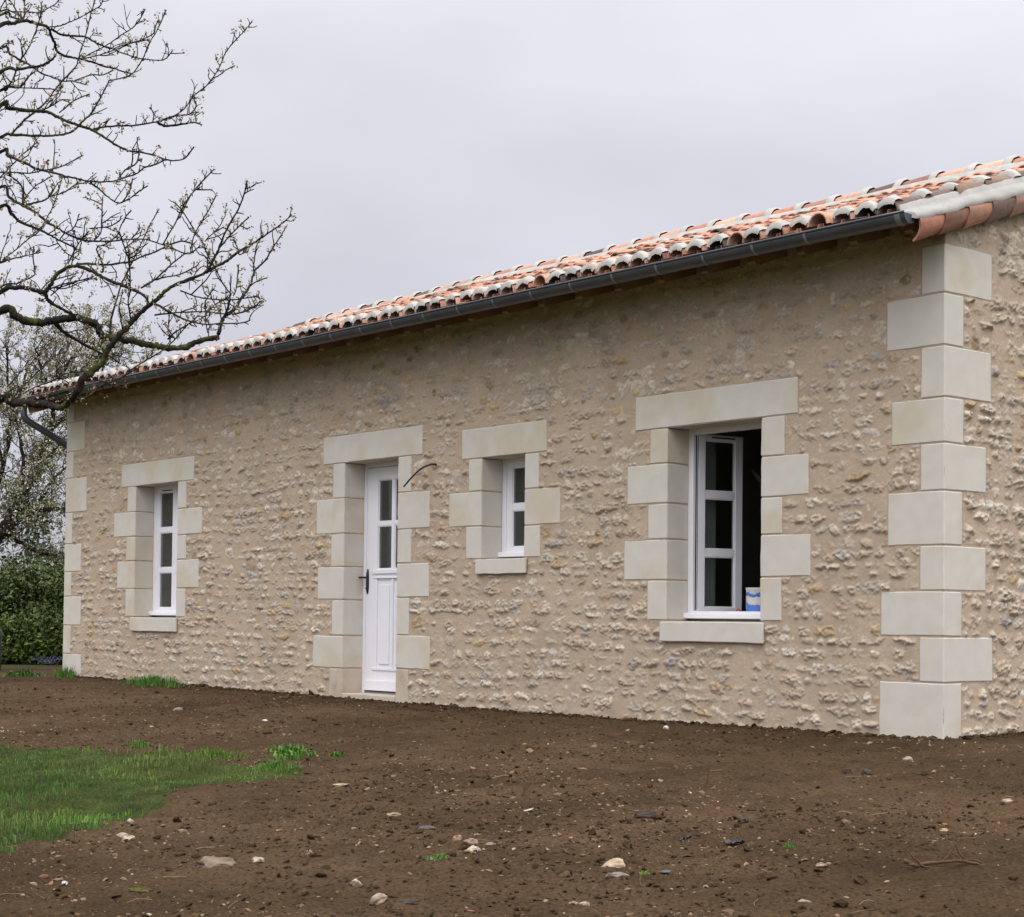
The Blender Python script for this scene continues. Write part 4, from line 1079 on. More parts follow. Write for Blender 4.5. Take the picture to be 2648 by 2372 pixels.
tuft('grass_tuft', -4.12, -3.72, .14, .09, 140, .075, 'small grass tuft behind the lawn, left part', 'grass tuft', 6, .006)
tuft('grass_tuft', -2.02, -3.90, .20, .14, 300, .085, 'dark grass tuft at the right end of the lawn', 'grass tuft', 7, .005)
tuft('grass_tuft', -3.05, -3.72, .35, .14, 460, .07, 'bright grass strip along the back edge of the lawn', 'grass tuft', 8, .005, [(.08, .16, .02), (.13, .2, .03)])
tuft('weed', 2.30, -4.99, .022, .02, 22, .028, 'tiny green seedling beside the cream rock', 'weed', 9, .012, [(.09, .2, .02), (.12, .24, .03)], .9)
tuft('weed', 2.28, -4.13, .05, .03, 26, .03, 'sparse small green sprout right of the shiny black scrap', 'weed', 10, .006)
tuft('weed', 1.52, -5.38, .06, .04, 44, .028, 'small clover-like sprout among stones at lower middle', 'weed', 11, .009, [(.08, .18, .03), (.1, .2, .04)], .9)
tuft('grass_tuft', -14.2, -.9, .6, .25, 260, .09, 'thin grass strip on the earth near the left edge', 'grass tuft', 12, .008, [(.06, .10, .02), (.09, .14, .03)])
tuft('grass_tuft', -6.9, -3.9, .22, .14, 90, .05, 'pale short grass tuft at the far left behind the lawn', 'grass tuft', 13, .006)

# centre lines (x, y, z, radius) of the limbs; 1 = springs from the trunk
TREE = [
(1,"-1.914,-6.364,3.609,0.0158 -1.945,-6.065,3.724,0.012 -1.977,-5.766,3.959,0.0093 -1.992,-5.687,3.993,0.0084 -2.006,-5.612,4.028,0.0078 -2.021,-5.536,4.033,0.0073 -2.035,-5.464,4.034,0.0068 -2.065,-5.429,4.001,0.0065 -2.088,-5.397,3.976,0.0062 -2.121,-5.366,3.942,0.0058 -2.133,-5.324,3.93,0.0056 -2.143,-5.262,3.931,0.0052 -2.152,-5.2,3.937,0.0049 -2.163,-5.126,3.938,0.0044 -2.175,-5.05,3.935,0.004 -2.183,-4.987,3.938,0.0037 -2.192,-4.922,3.936,0.0033 -2.2,-4.857,3.937,0.003"),
(1,"-1.949,-6.399,3.111,0.0127 -1.6,-6.236,3.226,0.0097 -1.25,-6.072,3.461,0.0075 -1.148,-6.028,3.463,0.0061 -1.066,-5.993,3.462,0.0052 -0.996,-5.963,3.462,0.0046 -0.947,-5.945,3.476,0.0041 -0.909,-5.935,3.494,0.0038"),
(1,"-1.945,-6.395,3.169,0.0115 -1.831,-6.132,3.284,0.0088 -1.717,-5.87,3.519,0.0067 -1.701,-5.783,3.551,0.005 -1.695,-5.753,3.57,0.0045 -1.699,-5.719,3.623,0.0038 -1.695,-5.682,3.658,0.0032"),
(1,"-1.958,-6.408,2.99,0.0147 -1.672,-6.209,3.105,0.0113 -1.386,-6.01,3.34,0.0087 -1.357,-5.982,3.326,0.0082 -1.289,-5.916,3.311,0.0075 -1.24,-5.87,3.305,0.0071 -1.198,-5.829,3.296,0.0067 -1.159,-5.792,3.268,0.0064 -1.111,-5.745,3.241,0.006 -1.075,-5.711,3.223,0.0057 -1.037,-5.673,3.204,0.0054 -0.981,-5.62,3.159,0.0049 -0.936,-5.577,3.119,0.0046 -0.891,-5.534,3.092,0.0042 -0.853,-5.497,3.087,0.004 -0.798,-5.445,3.068,0.0036 -0.767,-5.414,3.05,0.0034 -0.725,-5.374,3.04,0.0031 -0.683,-5.335,3.052,0.0029 -0.648,-5.308,3.106,0.0026"),
(1,"-1.96,-6.41,2.96,0.0116 -1.907,-6.108,3.075,0.0089 -1.855,-5.805,3.31,0.0068 -1.846,-5.738,3.334,0.0063 -1.829,-5.624,3.348,0.0057 -1.818,-5.551,3.359,0.0054 -1.808,-5.487,3.374,0.0051 -1.799,-5.426,3.397,0.0048 -1.797,-5.393,3.427,0.0047 -1.799,-5.362,3.466,0.0045 -1.798,-5.303,3.53,0.0042 -1.805,-5.27,3.585,0.004 -1.814,-5.236,3.646,0.0037 -1.822,-5.207,3.702,0.0035 -1.827,-5.184,3.742,0.0034 -1.822,-5.156,3.751,0.0033 -1.807,-5.06,3.799,0.0029 -1.814,-4.989,3.906,0.0025 -1.831,-4.94,4.008,0.0022 -1.838,-4.899,4.078,0.002 -1.849,-4.857,4.159,0.0017 -1.862,-4.824,4.235,0.0016"),
(1,"-1.982,-6.432,2.656,0.0106 -1.52,-6.289,2.771,0.0081 -1.057,-6.146,3.006,0.0062 -0.992,-6.131,2.979,0.0058 -0.862,-6.101,2.925,0.0051 -0.777,-6.082,2.885,0.0047 -0.67,-6.058,2.851,0.0043 -0.558,-6.032,2.815,0.0039 -0.472,-6.013,2.79,0.0036 -0.392,-5.996,2.766,0.0033 -0.242,-5.964,2.742,0.0028 -0.15,-5.947,2.745,0.0025 -0.059,-5.931,2.748,0.0022 0.009,-5.925,2.765,0.002 0.081,-5.912,2.767,0.0018 0.162,-5.901,2.776,0.0016"),
(1,"-1.987,-6.437,2.588,0.0111 -1.723,-6.203,2.703,0.0085 -1.46,-5.969,2.938,0.0065 -1.402,-5.948,2.883,0.006 -1.325,-5.912,2.835,0.0056 -1.25,-5.877,2.793,0.0052 -1.17,-5.844,2.733,0.0048 -1.12,-5.821,2.702,0.0045 -1.054,-5.792,2.661,0.0042 -0.971,-5.754,2.623,0.0039 -0.9,-5.719,2.609,0.0036 -0.807,-5.674,2.6,0.0032 -0.713,-5.63,2.6,0.0029 -0.62,-5.587,2.592,0.0026 -0.565,-5.561,2.574,0.0024 -0.48,-5.523,2.541,0.0021 -0.401,-5.488,2.505,0.0018 -0.35,-5.465,2.504,0.0016"),
(1,"-1.985,-6.435,2.606,0.0149 -1.957,-6.101,2.721,0.0114 -1.928,-5.766,2.956,0.0087 -1.935,-5.7,2.931,0.0075 -1.946,-5.65,2.899,0.0068 -1.95,-5.559,2.876,0.0057 -1.951,-5.509,2.865,0.0052 -1.955,-5.441,2.843,0.0045 -1.957,-5.405,2.83,0.0041 -1.96,-5.327,2.808,0.0033 -1.962,-5.279,2.792,0.0029"),
(1,"-1.973,-6.503,2.026,0.0175 -1.655,-6.257,2.141,0.0134 -1.336,-6.011,2.376,0.0103 -1.276,-5.971,2.394,0.0097 -1.217,-5.929,2.392,0.0092 -1.166,-5.893,2.376,0.0089 -1.127,-5.866,2.366,0.0086 -1.094,-5.85,2.402,0.0083 -1.063,-5.838,2.446,0.008 -1.021,-5.813,2.473,0.0077 -0.973,-5.782,2.487,0.0075 -0.927,-5.749,2.472,0.0072 -0.876,-5.714,2.444,0.0069 -0.817,-5.675,2.407,0.0065 -0.758,-5.635,2.379,0.0062 -0.693,-5.59,2.35,0.0059 -0.645,-5.559,2.31,0.0056 -0.631,-5.556,2.275,0.0054"),
(1,"-1.971,-6.508,1.996,0.0323 -1.821,-6.186,2.111,0.0247 -1.671,-5.865,2.346,0.019 -1.635,-5.796,2.318,0.0181 -1.605,-5.738,2.294,0.0176 -1.569,-5.673,2.288,0.0171 -1.537,-5.617,2.309,0.0166 -1.505,-5.56,2.319,0.0162 -1.484,-5.522,2.323,0.016 -1.459,-5.475,2.307,0.0157 -1.436,-5.433,2.296,0.0154 -1.431,-5.41,2.248,0.0151 -1.418,-5.381,2.227,0.0149 -1.385,-5.324,2.225,0.0145 -1.353,-5.265,2.214,0.0142 -1.321,-5.207,2.199,0.0138 -1.295,-5.16,2.196,0.0136 -1.26,-5.098,2.181,0.0132 -1.212,-5.012,2.198,0.0127 -1.17,-4.939,2.234,0.0123 -1.13,-4.869,2.251,0.0119"),
(1,"-1.969,-6.569,1.475,0.0305 -1.59,-6.311,1.59,0.0233 -1.212,-6.053,1.825,0.018 -1.148,-6.028,1.805,0.0169 -1.096,-6.007,1.794,0.0162 -1.003,-5.969,1.785,0.0152 -0.951,-5.948,1.78,0.0146 -0.9,-5.928,1.771,0.0141 -0.848,-5.907,1.758,0.0136 -0.801,-5.89,1.77,0.0132 -0.772,-5.887,1.792,0.0128 -0.725,-5.879,1.826,0.0123"),
(1,"-1.982,-6.487,2.143,0.0069 -1.892,-6.149,2.258,0.0053 -1.802,-5.811,2.493,0.0041 -1.759,-5.735,2.516,0.0033 -1.718,-5.663,2.561,0.0027 -1.716,-5.655,2.584,0.0026 -1.727,-5.658,2.636,0.0023 -1.735,-5.658,2.678,0.0021 -1.738,-5.653,2.725,0.0018"),
(1,"-1.995,-6.46,2.327,0.0087 -2.031,-6.08,2.442,0.0067 -2.067,-5.7,2.677,0.0051 -2.081,-5.645,2.705,0.0042 -2.101,-5.552,2.741,0.0031 -2.115,-5.486,2.766,0.0024 -2.127,-5.441,2.794,0.0019"),
(1,"-1.932,-6.382,3.348,0.0098 -1.756,-6.158,3.463,0.0075 -1.58,-5.933,3.698,0.0058 -1.537,-5.896,3.664,0.0051 -1.494,-5.858,3.631,0.0046 -1.451,-5.821,3.602,0.0042 -1.407,-5.784,3.559,0.0037 -1.358,-5.741,3.534,0.0033 -1.312,-5.701,3.51,0.0029 -1.277,-5.67,3.51,0.0026 -1.217,-5.618,3.487,0.0022"),
(1,"-1.907,-6.357,3.7,0.0064 -2.041,-6.02,3.843,0.0049 -2.175,-5.683,4.106,0.0038 -2.213,-5.592,4.137,0.0032 -2.249,-5.501,4.168,0.0028 -2.292,-5.389,4.2,0.0024 -2.318,-5.337,4.244,0.0021 -2.341,-5.285,4.283,0.0019 -2.368,-5.242,4.33,0.0017"),
(1,"-1.907,-6.357,3.7,0.01 -2.002,-6.027,3.826,0.0076 -2.097,-5.697,4.073,0.0059 -2.12,-5.642,4.072,0.005 -2.147,-5.565,4.083,0.0042 -2.175,-5.539,4.13,0.0038 -2.224,-5.518,4.196,0.0032 -2.257,-5.509,4.236,0.0029"),
(0,"-2.152,-5.563,4.089,0.006 -2.192,-5.577,4.135,0.0044 -2.229,-5.586,4.186,0.0032 -2.26,-5.598,4.216,0.0024"),
(0,"-0.728,-5.878,1.826,0.0154 -0.695,-5.855,1.891,0.014 -0.659,-5.825,1.927,0.0131 -0.625,-5.798,1.967,0.0124 -0.595,-5.779,2.032,0.0115 -0.563,-5.756,2.08,0.0108 -0.52,-5.721,2.132,0.01 -0.469,-5.682,2.2,0.009 -0.413,-5.636,2.255,0.0081 -0.351,-5.585,2.319,0.0071 -0.292,-5.532,2.352,0.0063 -0.223,-5.471,2.391,0.0054 -0.184,-5.444,2.46,0.0046 -0.161,-5.431,2.511,0.0041 -0.129,-5.414,2.59,0.0033 -0.083,-5.383,2.676,0.0024 -0.053,-5.368,2.75,0.0017 -0.037,-5.364,2.809,0.0016"),
(0,"-1.052,-5.991,1.789,0.0126 -1.031,-5.956,1.809,0.0105 -1.01,-5.922,1.823,0.009 -0.989,-5.887,1.833,0.0077 -0.968,-5.852,1.845,0.0065 -0.947,-5.818,1.856,0.0053 -0.938,-5.799,1.84,0.0046"),
(0,"-0.937,-5.799,1.84,0.0055 -0.944,-5.751,1.822,0.0051 -0.95,-5.689,1.856,0.0047 -0.96,-5.638,1.9,0.0044 -0.964,-5.581,1.923,0.0042 -0.969,-5.509,1.961,0.0038 -0.978,-5.452,2.006,0.0036 -0.985,-5.382,2.053,0.0033 -0.99,-5.322,2.091,0.003 -0.996,-5.257,2.134,0.0027 -1.009,-5.186,2.201,0.0024 -1.025,-5.119,2.273,0.0021 -1.035,-5.044,2.337,0.0018"),
(0,"-1.71,-5.844,3.518,0.0045 -1.712,-5.821,3.555,0.0041 -1.718,-5.791,3.613,0.0038 -1.731,-5.772,3.67,0.0035 -1.735,-5.747,3.718,0.0032 -1.74,-5.703,3.793,0.0028 -1.752,-5.666,3.878,0.0024 -1.766,-5.637,3.958,0.0021 -1.785,-5.615,4.038,0.0018 -1.801,-5.613,4.075,0.0016"),
(0,"-1.847,-5.747,3.333,0.005 -1.836,-5.686,3.416,0.0045 -1.818,-5.622,3.481,0.0041 -1.804,-5.566,3.545,0.0038 -1.797,-5.517,3.623,0.0034 -1.79,-5.481,3.671,0.0032 -1.779,-5.433,3.735,0.003 -1.775,-5.41,3.767,0.0029 -1.784,-5.383,3.856,0.0026 -1.791,-5.351,3.95,0.0023 -1.806,-5.32,4.065,0.002 -1.816,-5.287,4.171,0.0017"),
(0,"-2.033,-5.445,4.028,0.0059 -2.033,-5.393,4.011,0.0054 -2.029,-5.344,4.011,0.0051 -2.019,-5.246,4.024,0.0045 -2.018,-5.194,4.008,0.0042 -2.014,-5.132,3.994,0.0038 -2.01,-5.076,3.988,0.0035 -2.004,-4.998,3.974,0.0031 -1.996,-4.916,3.966,0.0027 -1.985,-4.824,3.973,0.0023 -1.976,-4.763,3.989,0.002 -1.98,-4.712,4.051,0.0017"),
(0,"-2.034,-5.454,4.036,0.0033 -2,-5.41,4.042,0.0029 -1.971,-5.373,4.062,0.0026 -1.928,-5.317,4.095,0.0022 -1.896,-5.277,4.128,0.0019 -1.862,-5.233,4.162,0.0016 -1.854,-5.222,4.197,0.0016"),
(0,"-2.152,-5.2,3.937,0.0029 -2.108,-5.175,3.961,0.0027 -2.06,-5.146,3.98,0.0025 -1.998,-5.109,4.007,0.0022 -1.929,-5.07,4.048,0.002 -1.862,-5.032,4.083,0.0018 -1.819,-5.012,4.121,0.0016 -1.776,-4.999,4.175,0.0016"),
(0,"-2.01,-5.076,3.988,0.0029 -1.928,-5.038,4.006,0.0024 -1.843,-4.998,4.013,0.002 -1.755,-4.959,4.038,0.0016 -1.725,-4.96,4.074,0.0016 -1.699,-4.959,4.102,0.0016"),
(0,"-2.133,-5.188,3.94,0.0029 -2.019,-5.139,3.947,0.0024 -1.904,-5.092,3.963,0.002 -1.823,-5.061,3.979,0.0018 -1.705,-5.011,3.98,0.0016"),
(0,"-1.274,-5.667,3.508,0.0031 -1.269,-5.622,3.534,0.0026 -1.261,-5.565,3.562,0.0021 -1.254,-5.515,3.568,0.0017 -1.247,-5.457,3.604,0.0016"),
(0,"-1.701,-5.783,3.549,0.0032 -1.651,-5.71,3.55,0.0024 -1.6,-5.637,3.549,0.0018 -1.576,-5.6,3.542,0.0016 -1.558,-5.574,3.532,0.0016"),
(0,"-1.24,-5.87,3.305,0.003 -1.214,-5.831,3.325,0.0024 -1.195,-5.804,3.344,0.002 -1.177,-5.776,3.367,0.0017 -1.151,-5.737,3.369,0.0016"),
(0,"-1.16,-5.792,3.295,0.0022 -1.165,-5.744,3.344,0.0016 -1.167,-5.697,3.385,0.0016 -1.165,-5.628,3.425,0.0016"),
(0,"-1.037,-5.673,3.204,0.0043 -1.044,-5.614,3.23,0.0041 -1.053,-5.515,3.258,0.0038 -1.062,-5.415,3.283,0.0036 -1.07,-5.313,3.318,0.0033 -1.081,-5.194,3.374,0.0031 -1.093,-5.118,3.435,0.0029 -1.119,-5.049,3.523,0.0027 -1.133,-4.97,3.593,0.0026 -1.155,-4.902,3.677,0.0024 -1.173,-4.861,3.736,0.0023 -1.204,-4.813,3.824,0.0021 -1.224,-4.749,3.904,0.002 -1.24,-4.681,3.98,0.0018 -1.256,-4.616,4.057,0.0017"),
(0,"-1.068,-5.294,3.325,0.0061 -1.044,-5.252,3.306,0.0052 -1,-5.181,3.32,0.0042 -0.969,-5.13,3.332,0.0035 -0.947,-5.093,3.322,0.0031"),
(0,"-0.962,-5.12,3.339,0.0031 -0.98,-5.117,3.38,0.0022 -0.977,-5.099,3.395,0.0018"),
(0,"-1.07,-5.313,3.322,0.003 -1.074,-5.309,3.369,0.0023 -1.093,-5.323,3.401,0.0018"),
(0,"-1.071,-5.265,3.34,0.0031 -1.042,-5.2,3.371,0.0026 -1.011,-5.134,3.384,0.0022 -1,-5.1,3.431,0.002 -1.016,-5.106,3.471,0.0018"),
(0,"-0.39,-5.993,2.76,0.004 -0.377,-5.956,2.736,0.0034 -0.365,-5.918,2.705,0.0029 -0.347,-5.87,2.677,0.0025 -0.326,-5.824,2.701,0.0021 -0.309,-5.781,2.741,0.0017 -0.294,-5.746,2.769,0.0016"),
(0,"-0.336,-5.85,2.683,0.002 -0.352,-5.808,2.749,0.0016 -0.377,-5.783,2.814,0.0016"),
(0,"-0.176,-5.955,2.749,0.0017 -0.176,-5.922,2.792,0.0016 -0.169,-5.875,2.826,0.0016 -0.177,-5.854,2.875,0.0016"),
(0,"-0.966,-5.776,2.496,0.0047 -0.979,-5.701,2.51,0.0045 -0.996,-5.6,2.521,0.0043 -1.009,-5.523,2.542,0.0042 -1.019,-5.456,2.561,0.0041 -1.036,-5.367,2.608,0.004 -1.046,-5.303,2.636,0.0039 -1.064,-5.205,2.693,0.0038 -1.075,-5.125,2.725,0.0037 -1.085,-5.053,2.719,0.0036"),
(0,"-1.127,-5.866,2.366,0.0077 -1.141,-5.84,2.328,0.0071 -1.142,-5.807,2.311,0.0067 -1.141,-5.757,2.291,0.0063 -1.139,-5.711,2.275,0.0059 -1.143,-5.686,2.252,0.0056"),
(0,"-1.537,-5.616,2.296,0.0101 -1.549,-5.586,2.269,0.009 -1.559,-5.532,2.24,0.0079 -1.567,-5.47,2.216,0.0068 -1.573,-5.417,2.195,0.0059 -1.576,-5.375,2.182,0.0052 -1.579,-5.334,2.168,0.0046 -1.582,-5.271,2.152,0.0037 -1.59,-5.206,2.122,0.0028"),
(0,"-1.125,-6.017,1.829,0.0021 -1.141,-5.94,1.91,0.0017 -1.155,-5.867,1.982,0.0016 -1.166,-5.791,2.056,0.0016 -1.166,-5.722,2.089,0.0016 -1.198,-5.703,2.156,0.0016"),
(0,"-1.117,-6.007,1.821,0.0019 -1.096,-5.928,1.877,0.0016 -1.073,-5.85,1.912,0.0016 -1.05,-5.77,1.96,0.0016 -1.016,-5.667,1.975,0.0016"),
(0,"-1.409,-5.366,2.227,0.005 -1.433,-5.346,2.337,0.0042 -1.442,-5.314,2.434,0.0036 -1.449,-5.287,2.512,0.0032 -1.452,-5.247,2.605,0.0028 -1.451,-5.218,2.659,0.0025 -1.452,-5.159,2.788,0.0019 -1.451,-5.11,2.889,0.0016 -1.449,-5.091,2.924,0.0016 -1.449,-5.072,2.964,0.0016"),
(0,"-0.505,-5.712,2.168,0.0037 -0.441,-5.76,2.235,0.003 -0.383,-5.782,2.285,0.0027 -0.272,-5.846,2.389,0.002 -0.214,-5.904,2.45,0.0017 -0.165,-5.955,2.501,0.0016"),
(0,"-0.85,-5.695,2.447,0.0042 -0.847,-5.688,2.469,0.0039 -0.865,-5.698,2.521,0.0035 -0.883,-5.709,2.573,0.0031 -0.856,-5.663,2.601,0.0027 -0.835,-5.624,2.642,0.0023 -0.83,-5.609,2.686,0.002 -0.821,-5.586,2.739,0.0017 -0.809,-5.563,2.771,0.0016"),
(0,"-2.074,-5.682,2.699,0.0021 -2.08,-5.598,2.773,0.0018 -2.087,-5.521,2.847,0.0016 -2.089,-5.466,2.894,0.0016 -2.118,-5.384,3.027,0.0016 -2.138,-5.345,3.105,0.0016 -2.173,-5.3,3.216,0.0016"),
(0,"-1.315,-5.908,2.834,0.0065 -1.321,-5.907,2.91,0.0041 -1.345,-5.929,2.958,0.0028 -1.381,-5.964,2.99,0.0016"),
(0,"-1.313,-5.904,2.848,0.003 -1.317,-5.89,2.881,0.0026 -1.313,-5.842,2.941,0.0019 -1.306,-5.809,2.967,0.0016 -1.296,-5.759,3.005,0.0016"),
(0,"-1.306,-5.903,2.829,0.0061 -1.256,-5.875,2.838,0.0044 -1.203,-5.845,2.846,0.0032 -1.173,-5.832,2.865,0.0024 -1.142,-5.824,2.899,0.0016"),
(0,"-1.173,-5.832,2.865,0.0019 -1.152,-5.778,2.883,0.0016 -1.136,-5.731,2.918,0.0016 -1.123,-5.691,2.958,0.0016"),
(0,"-1.405,-5.995,3.002,0.0035 -1.404,-5.918,3.015,0.003 -1.401,-5.836,3.025,0.0026 -1.4,-5.767,3.05,0.0023 -1.397,-5.675,3.083,0.0019 -1.397,-5.614,3.121,0.0016 -1.398,-5.542,3.17,0.0016"),
(0,"-1.406,-5.994,2.976,0.003 -1.4,-5.93,3.052,0.0022 -1.394,-5.865,3.128,0.0016 -1.384,-5.801,3.191,0.0016"),
(0,"-1.957,-5.405,2.83,0.0033 -1.945,-5.381,2.869,0.0027 -1.925,-5.345,2.895,0.0022 -1.915,-5.325,2.935,0.0018 -1.912,-5.312,2.984,0.0016"),
(0,"-0.9,-5.719,2.609,0.0017 -0.891,-5.684,2.659,0.0016 -0.91,-5.671,2.754,0.0016 -0.928,-5.66,2.845,0.0016"),
(0,"-0.923,-5.733,2.674,0.0017 -0.901,-5.642,2.693,0.0016 -0.891,-5.597,2.72,0.0016 -0.889,-5.579,2.739,0.0016"),
(0,"-0.69,-5.62,2.602,0.0019 -0.667,-5.595,2.644,0.0016 -0.664,-5.593,2.673,0.0016"),
(0,"-1.002,-5.804,2.497,0.003 -0.97,-5.785,2.567,0.002 -0.941,-5.764,2.617,0.0016 -0.909,-5.739,2.658,0.0016"),
(0,"-1.961,-5.423,2.828,0.0019 -1.93,-5.386,2.766,0.0016 -1.899,-5.35,2.738,0.0016 -1.874,-5.321,2.72,0.0016"),
(0,"-1.121,-5.864,2.374,0.0021 -1.119,-5.793,2.409,0.0017 -1.115,-5.726,2.434,0.0016 -1.111,-5.659,2.456,0.0016 -1.109,-5.613,2.479,0.0016"),
(0,"-1.124,-5.835,2.352,0.0019 -1.132,-5.777,2.404,0.0016 -1.134,-5.694,2.441,0.0016"),
(0,"-1.147,-5.879,2.375,0.0026 -1.125,-5.845,2.42,0.002 -1.075,-5.769,2.453,0.0016 -1.054,-5.737,2.463,0.0016"),
(0,"-0.42,-5.631,2.189,0.0036 -0.416,-5.52,2.213,0.003 -0.408,-5.362,2.236,0.0025 -0.403,-5.264,2.237,0.0022 -0.397,-5.177,2.252,0.002 -0.395,-5.094,2.294,0.0017 -0.399,-5.056,2.331,0.0016"),
(0,"-0.673,-5.573,2.362,0.0037 -0.644,-5.515,2.406,0.0031 -0.612,-5.446,2.484,0.0026 -0.583,-5.386,2.541,0.0022 -0.567,-5.354,2.554,0.0021 -0.549,-5.318,2.588,0.0018"),
(0,"-0.673,-5.573,2.362,0.0024 -0.665,-5.504,2.41,0.0019 -0.652,-5.435,2.434,0.0016 -0.641,-5.376,2.451,0.0016 -0.633,-5.321,2.484,0.0016 -0.628,-5.283,2.51,0.0016"),
(0,"-0.319,-5.552,2.303,0.003 -0.277,-5.484,2.276,0.0025 -0.244,-5.434,2.268,0.0022 -0.195,-5.358,2.265,0.0018 -0.15,-5.291,2.278,0.0016 -0.12,-5.245,2.29,0.0016"),
(0,"-0.415,-5.635,2.245,0.0051 -0.375,-5.588,2.209,0.0044 -0.316,-5.517,2.165,0.0036 -0.257,-5.447,2.145,0.003 -0.21,-5.393,2.151,0.0026 -0.151,-5.324,2.152,0.0021 -0.117,-5.285,2.167,0.0018"),
(0,"-1.015,-5.237,2.186,0.0039 -0.99,-5.202,2.226,0.0034 -0.949,-5.145,2.271,0.003 -0.911,-5.093,2.301,0.0027 -0.876,-5.045,2.369,0.0023 -0.832,-4.983,2.41,0.0019"),
(0,"-1.128,-4.87,2.269,0.0091 -1.164,-4.825,2.359,0.0079 -1.168,-4.783,2.394,0.0074 -1.173,-4.741,2.428,0.0069 -1.186,-4.708,2.475,0.0064 -1.21,-4.628,2.577,0.0054 -1.241,-4.583,2.664,0.0047 -1.251,-4.51,2.735,0.0039 -1.267,-4.459,2.804,0.0033 -1.285,-4.394,2.889,0.0026 -1.3,-4.35,2.952,0.0021"),
(0,"-1.166,-4.81,2.373,0.0069 -1.118,-4.814,2.441,0.0049 -1.095,-4.822,2.483,0.004 -1.05,-4.844,2.571,0.0023"),
(0,"-0.408,-5.362,2.236,0.0031 -0.429,-5.351,2.293,0.0022 -0.433,-5.302,2.362,0.0016"),
(0,"-1.086,-4.807,2.478,0.0023 -1.098,-4.781,2.529,0.0019 -1.146,-4.742,2.663,0.0016"),
(0,"-1.21,-4.628,2.571,0.0029 -1.208,-4.595,2.598,0.0022 -1.199,-4.526,2.63,0.0016"),
(0,"-1.245,-4.588,2.664,0.0029 -1.217,-4.599,2.729,0.0024 -1.186,-4.606,2.794,0.002 -1.154,-4.599,2.837,0.0017 -1.134,-4.612,2.89,0.0016"),
(0,"-0.223,-5.471,2.387,0.0071 -0.21,-5.427,2.417,0.0062 -0.194,-5.373,2.452,0.0054 -0.178,-5.314,2.505,0.0045 -0.156,-5.239,2.558,0.0036 -0.134,-5.164,2.618,0.0027 -0.12,-5.114,2.659,0.0021 -0.108,-5.068,2.706,0.0016"),
(0,"-0.169,-5.435,2.496,0.0025 -0.152,-5.36,2.591,0.0018 -0.133,-5.291,2.665,0.0016"),
(0,"-0.181,-5.318,2.505,0.0023 -0.202,-5.318,2.538,0.0016 -0.224,-5.323,2.567,0.0016"),
(0,"-0.52,-5.539,2.557,0.0031 -0.501,-5.487,2.665,0.0025 -0.486,-5.445,2.764,0.0021 -0.466,-5.399,2.841,0.0018 -0.444,-5.354,2.902,0.0016 -0.424,-5.316,2.95,0.0016"),
(0,"-0.464,-5.397,2.841,0.0016 -0.45,-5.361,2.843,0.0016 -0.435,-5.322,2.848,0.0016"),
(0,"-0.571,-5.358,2.57,0.0032 -0.592,-5.324,2.658,0.0025 -0.603,-5.259,2.761,0.0019 -0.616,-5.193,2.874,0.0016"),
(0,"-1.091,-4.817,2.483,0.0029 -1.116,-4.856,2.545,0.0026 -1.137,-4.891,2.623,0.0023 -1.158,-4.926,2.691,0.0021 -1.169,-4.947,2.753,0.002 -1.193,-4.986,2.82,0.0018 -1.23,-5.045,2.926,0.0016 -1.252,-5.078,2.97,0.0016"),
(0,"-1.164,-4.943,2.764,0.002 -1.137,-4.914,2.804,0.0016 -1.095,-4.868,2.844,0.0016"),
(0,"-0.219,-5.462,2.388,0.0035 -0.245,-5.448,2.46,0.0022 -0.255,-5.431,2.505,0.0016"),
(0,"-0.4,-5.2,2.244,0.0037 -0.37,-5.164,2.256,0.0027 -0.34,-5.128,2.282,0.0019 -0.343,-5.132,2.303,0.0016"),
(0,"-1.158,-4.918,2.273,0.0026 -1.175,-4.922,2.343,0.0018 -1.186,-4.918,2.426,0.0016"),
(0,"-1.005,-5.224,2.186,0.0025 -1.028,-5.225,2.239,0.0018 -1.048,-5.209,2.321,0.0016"),
]
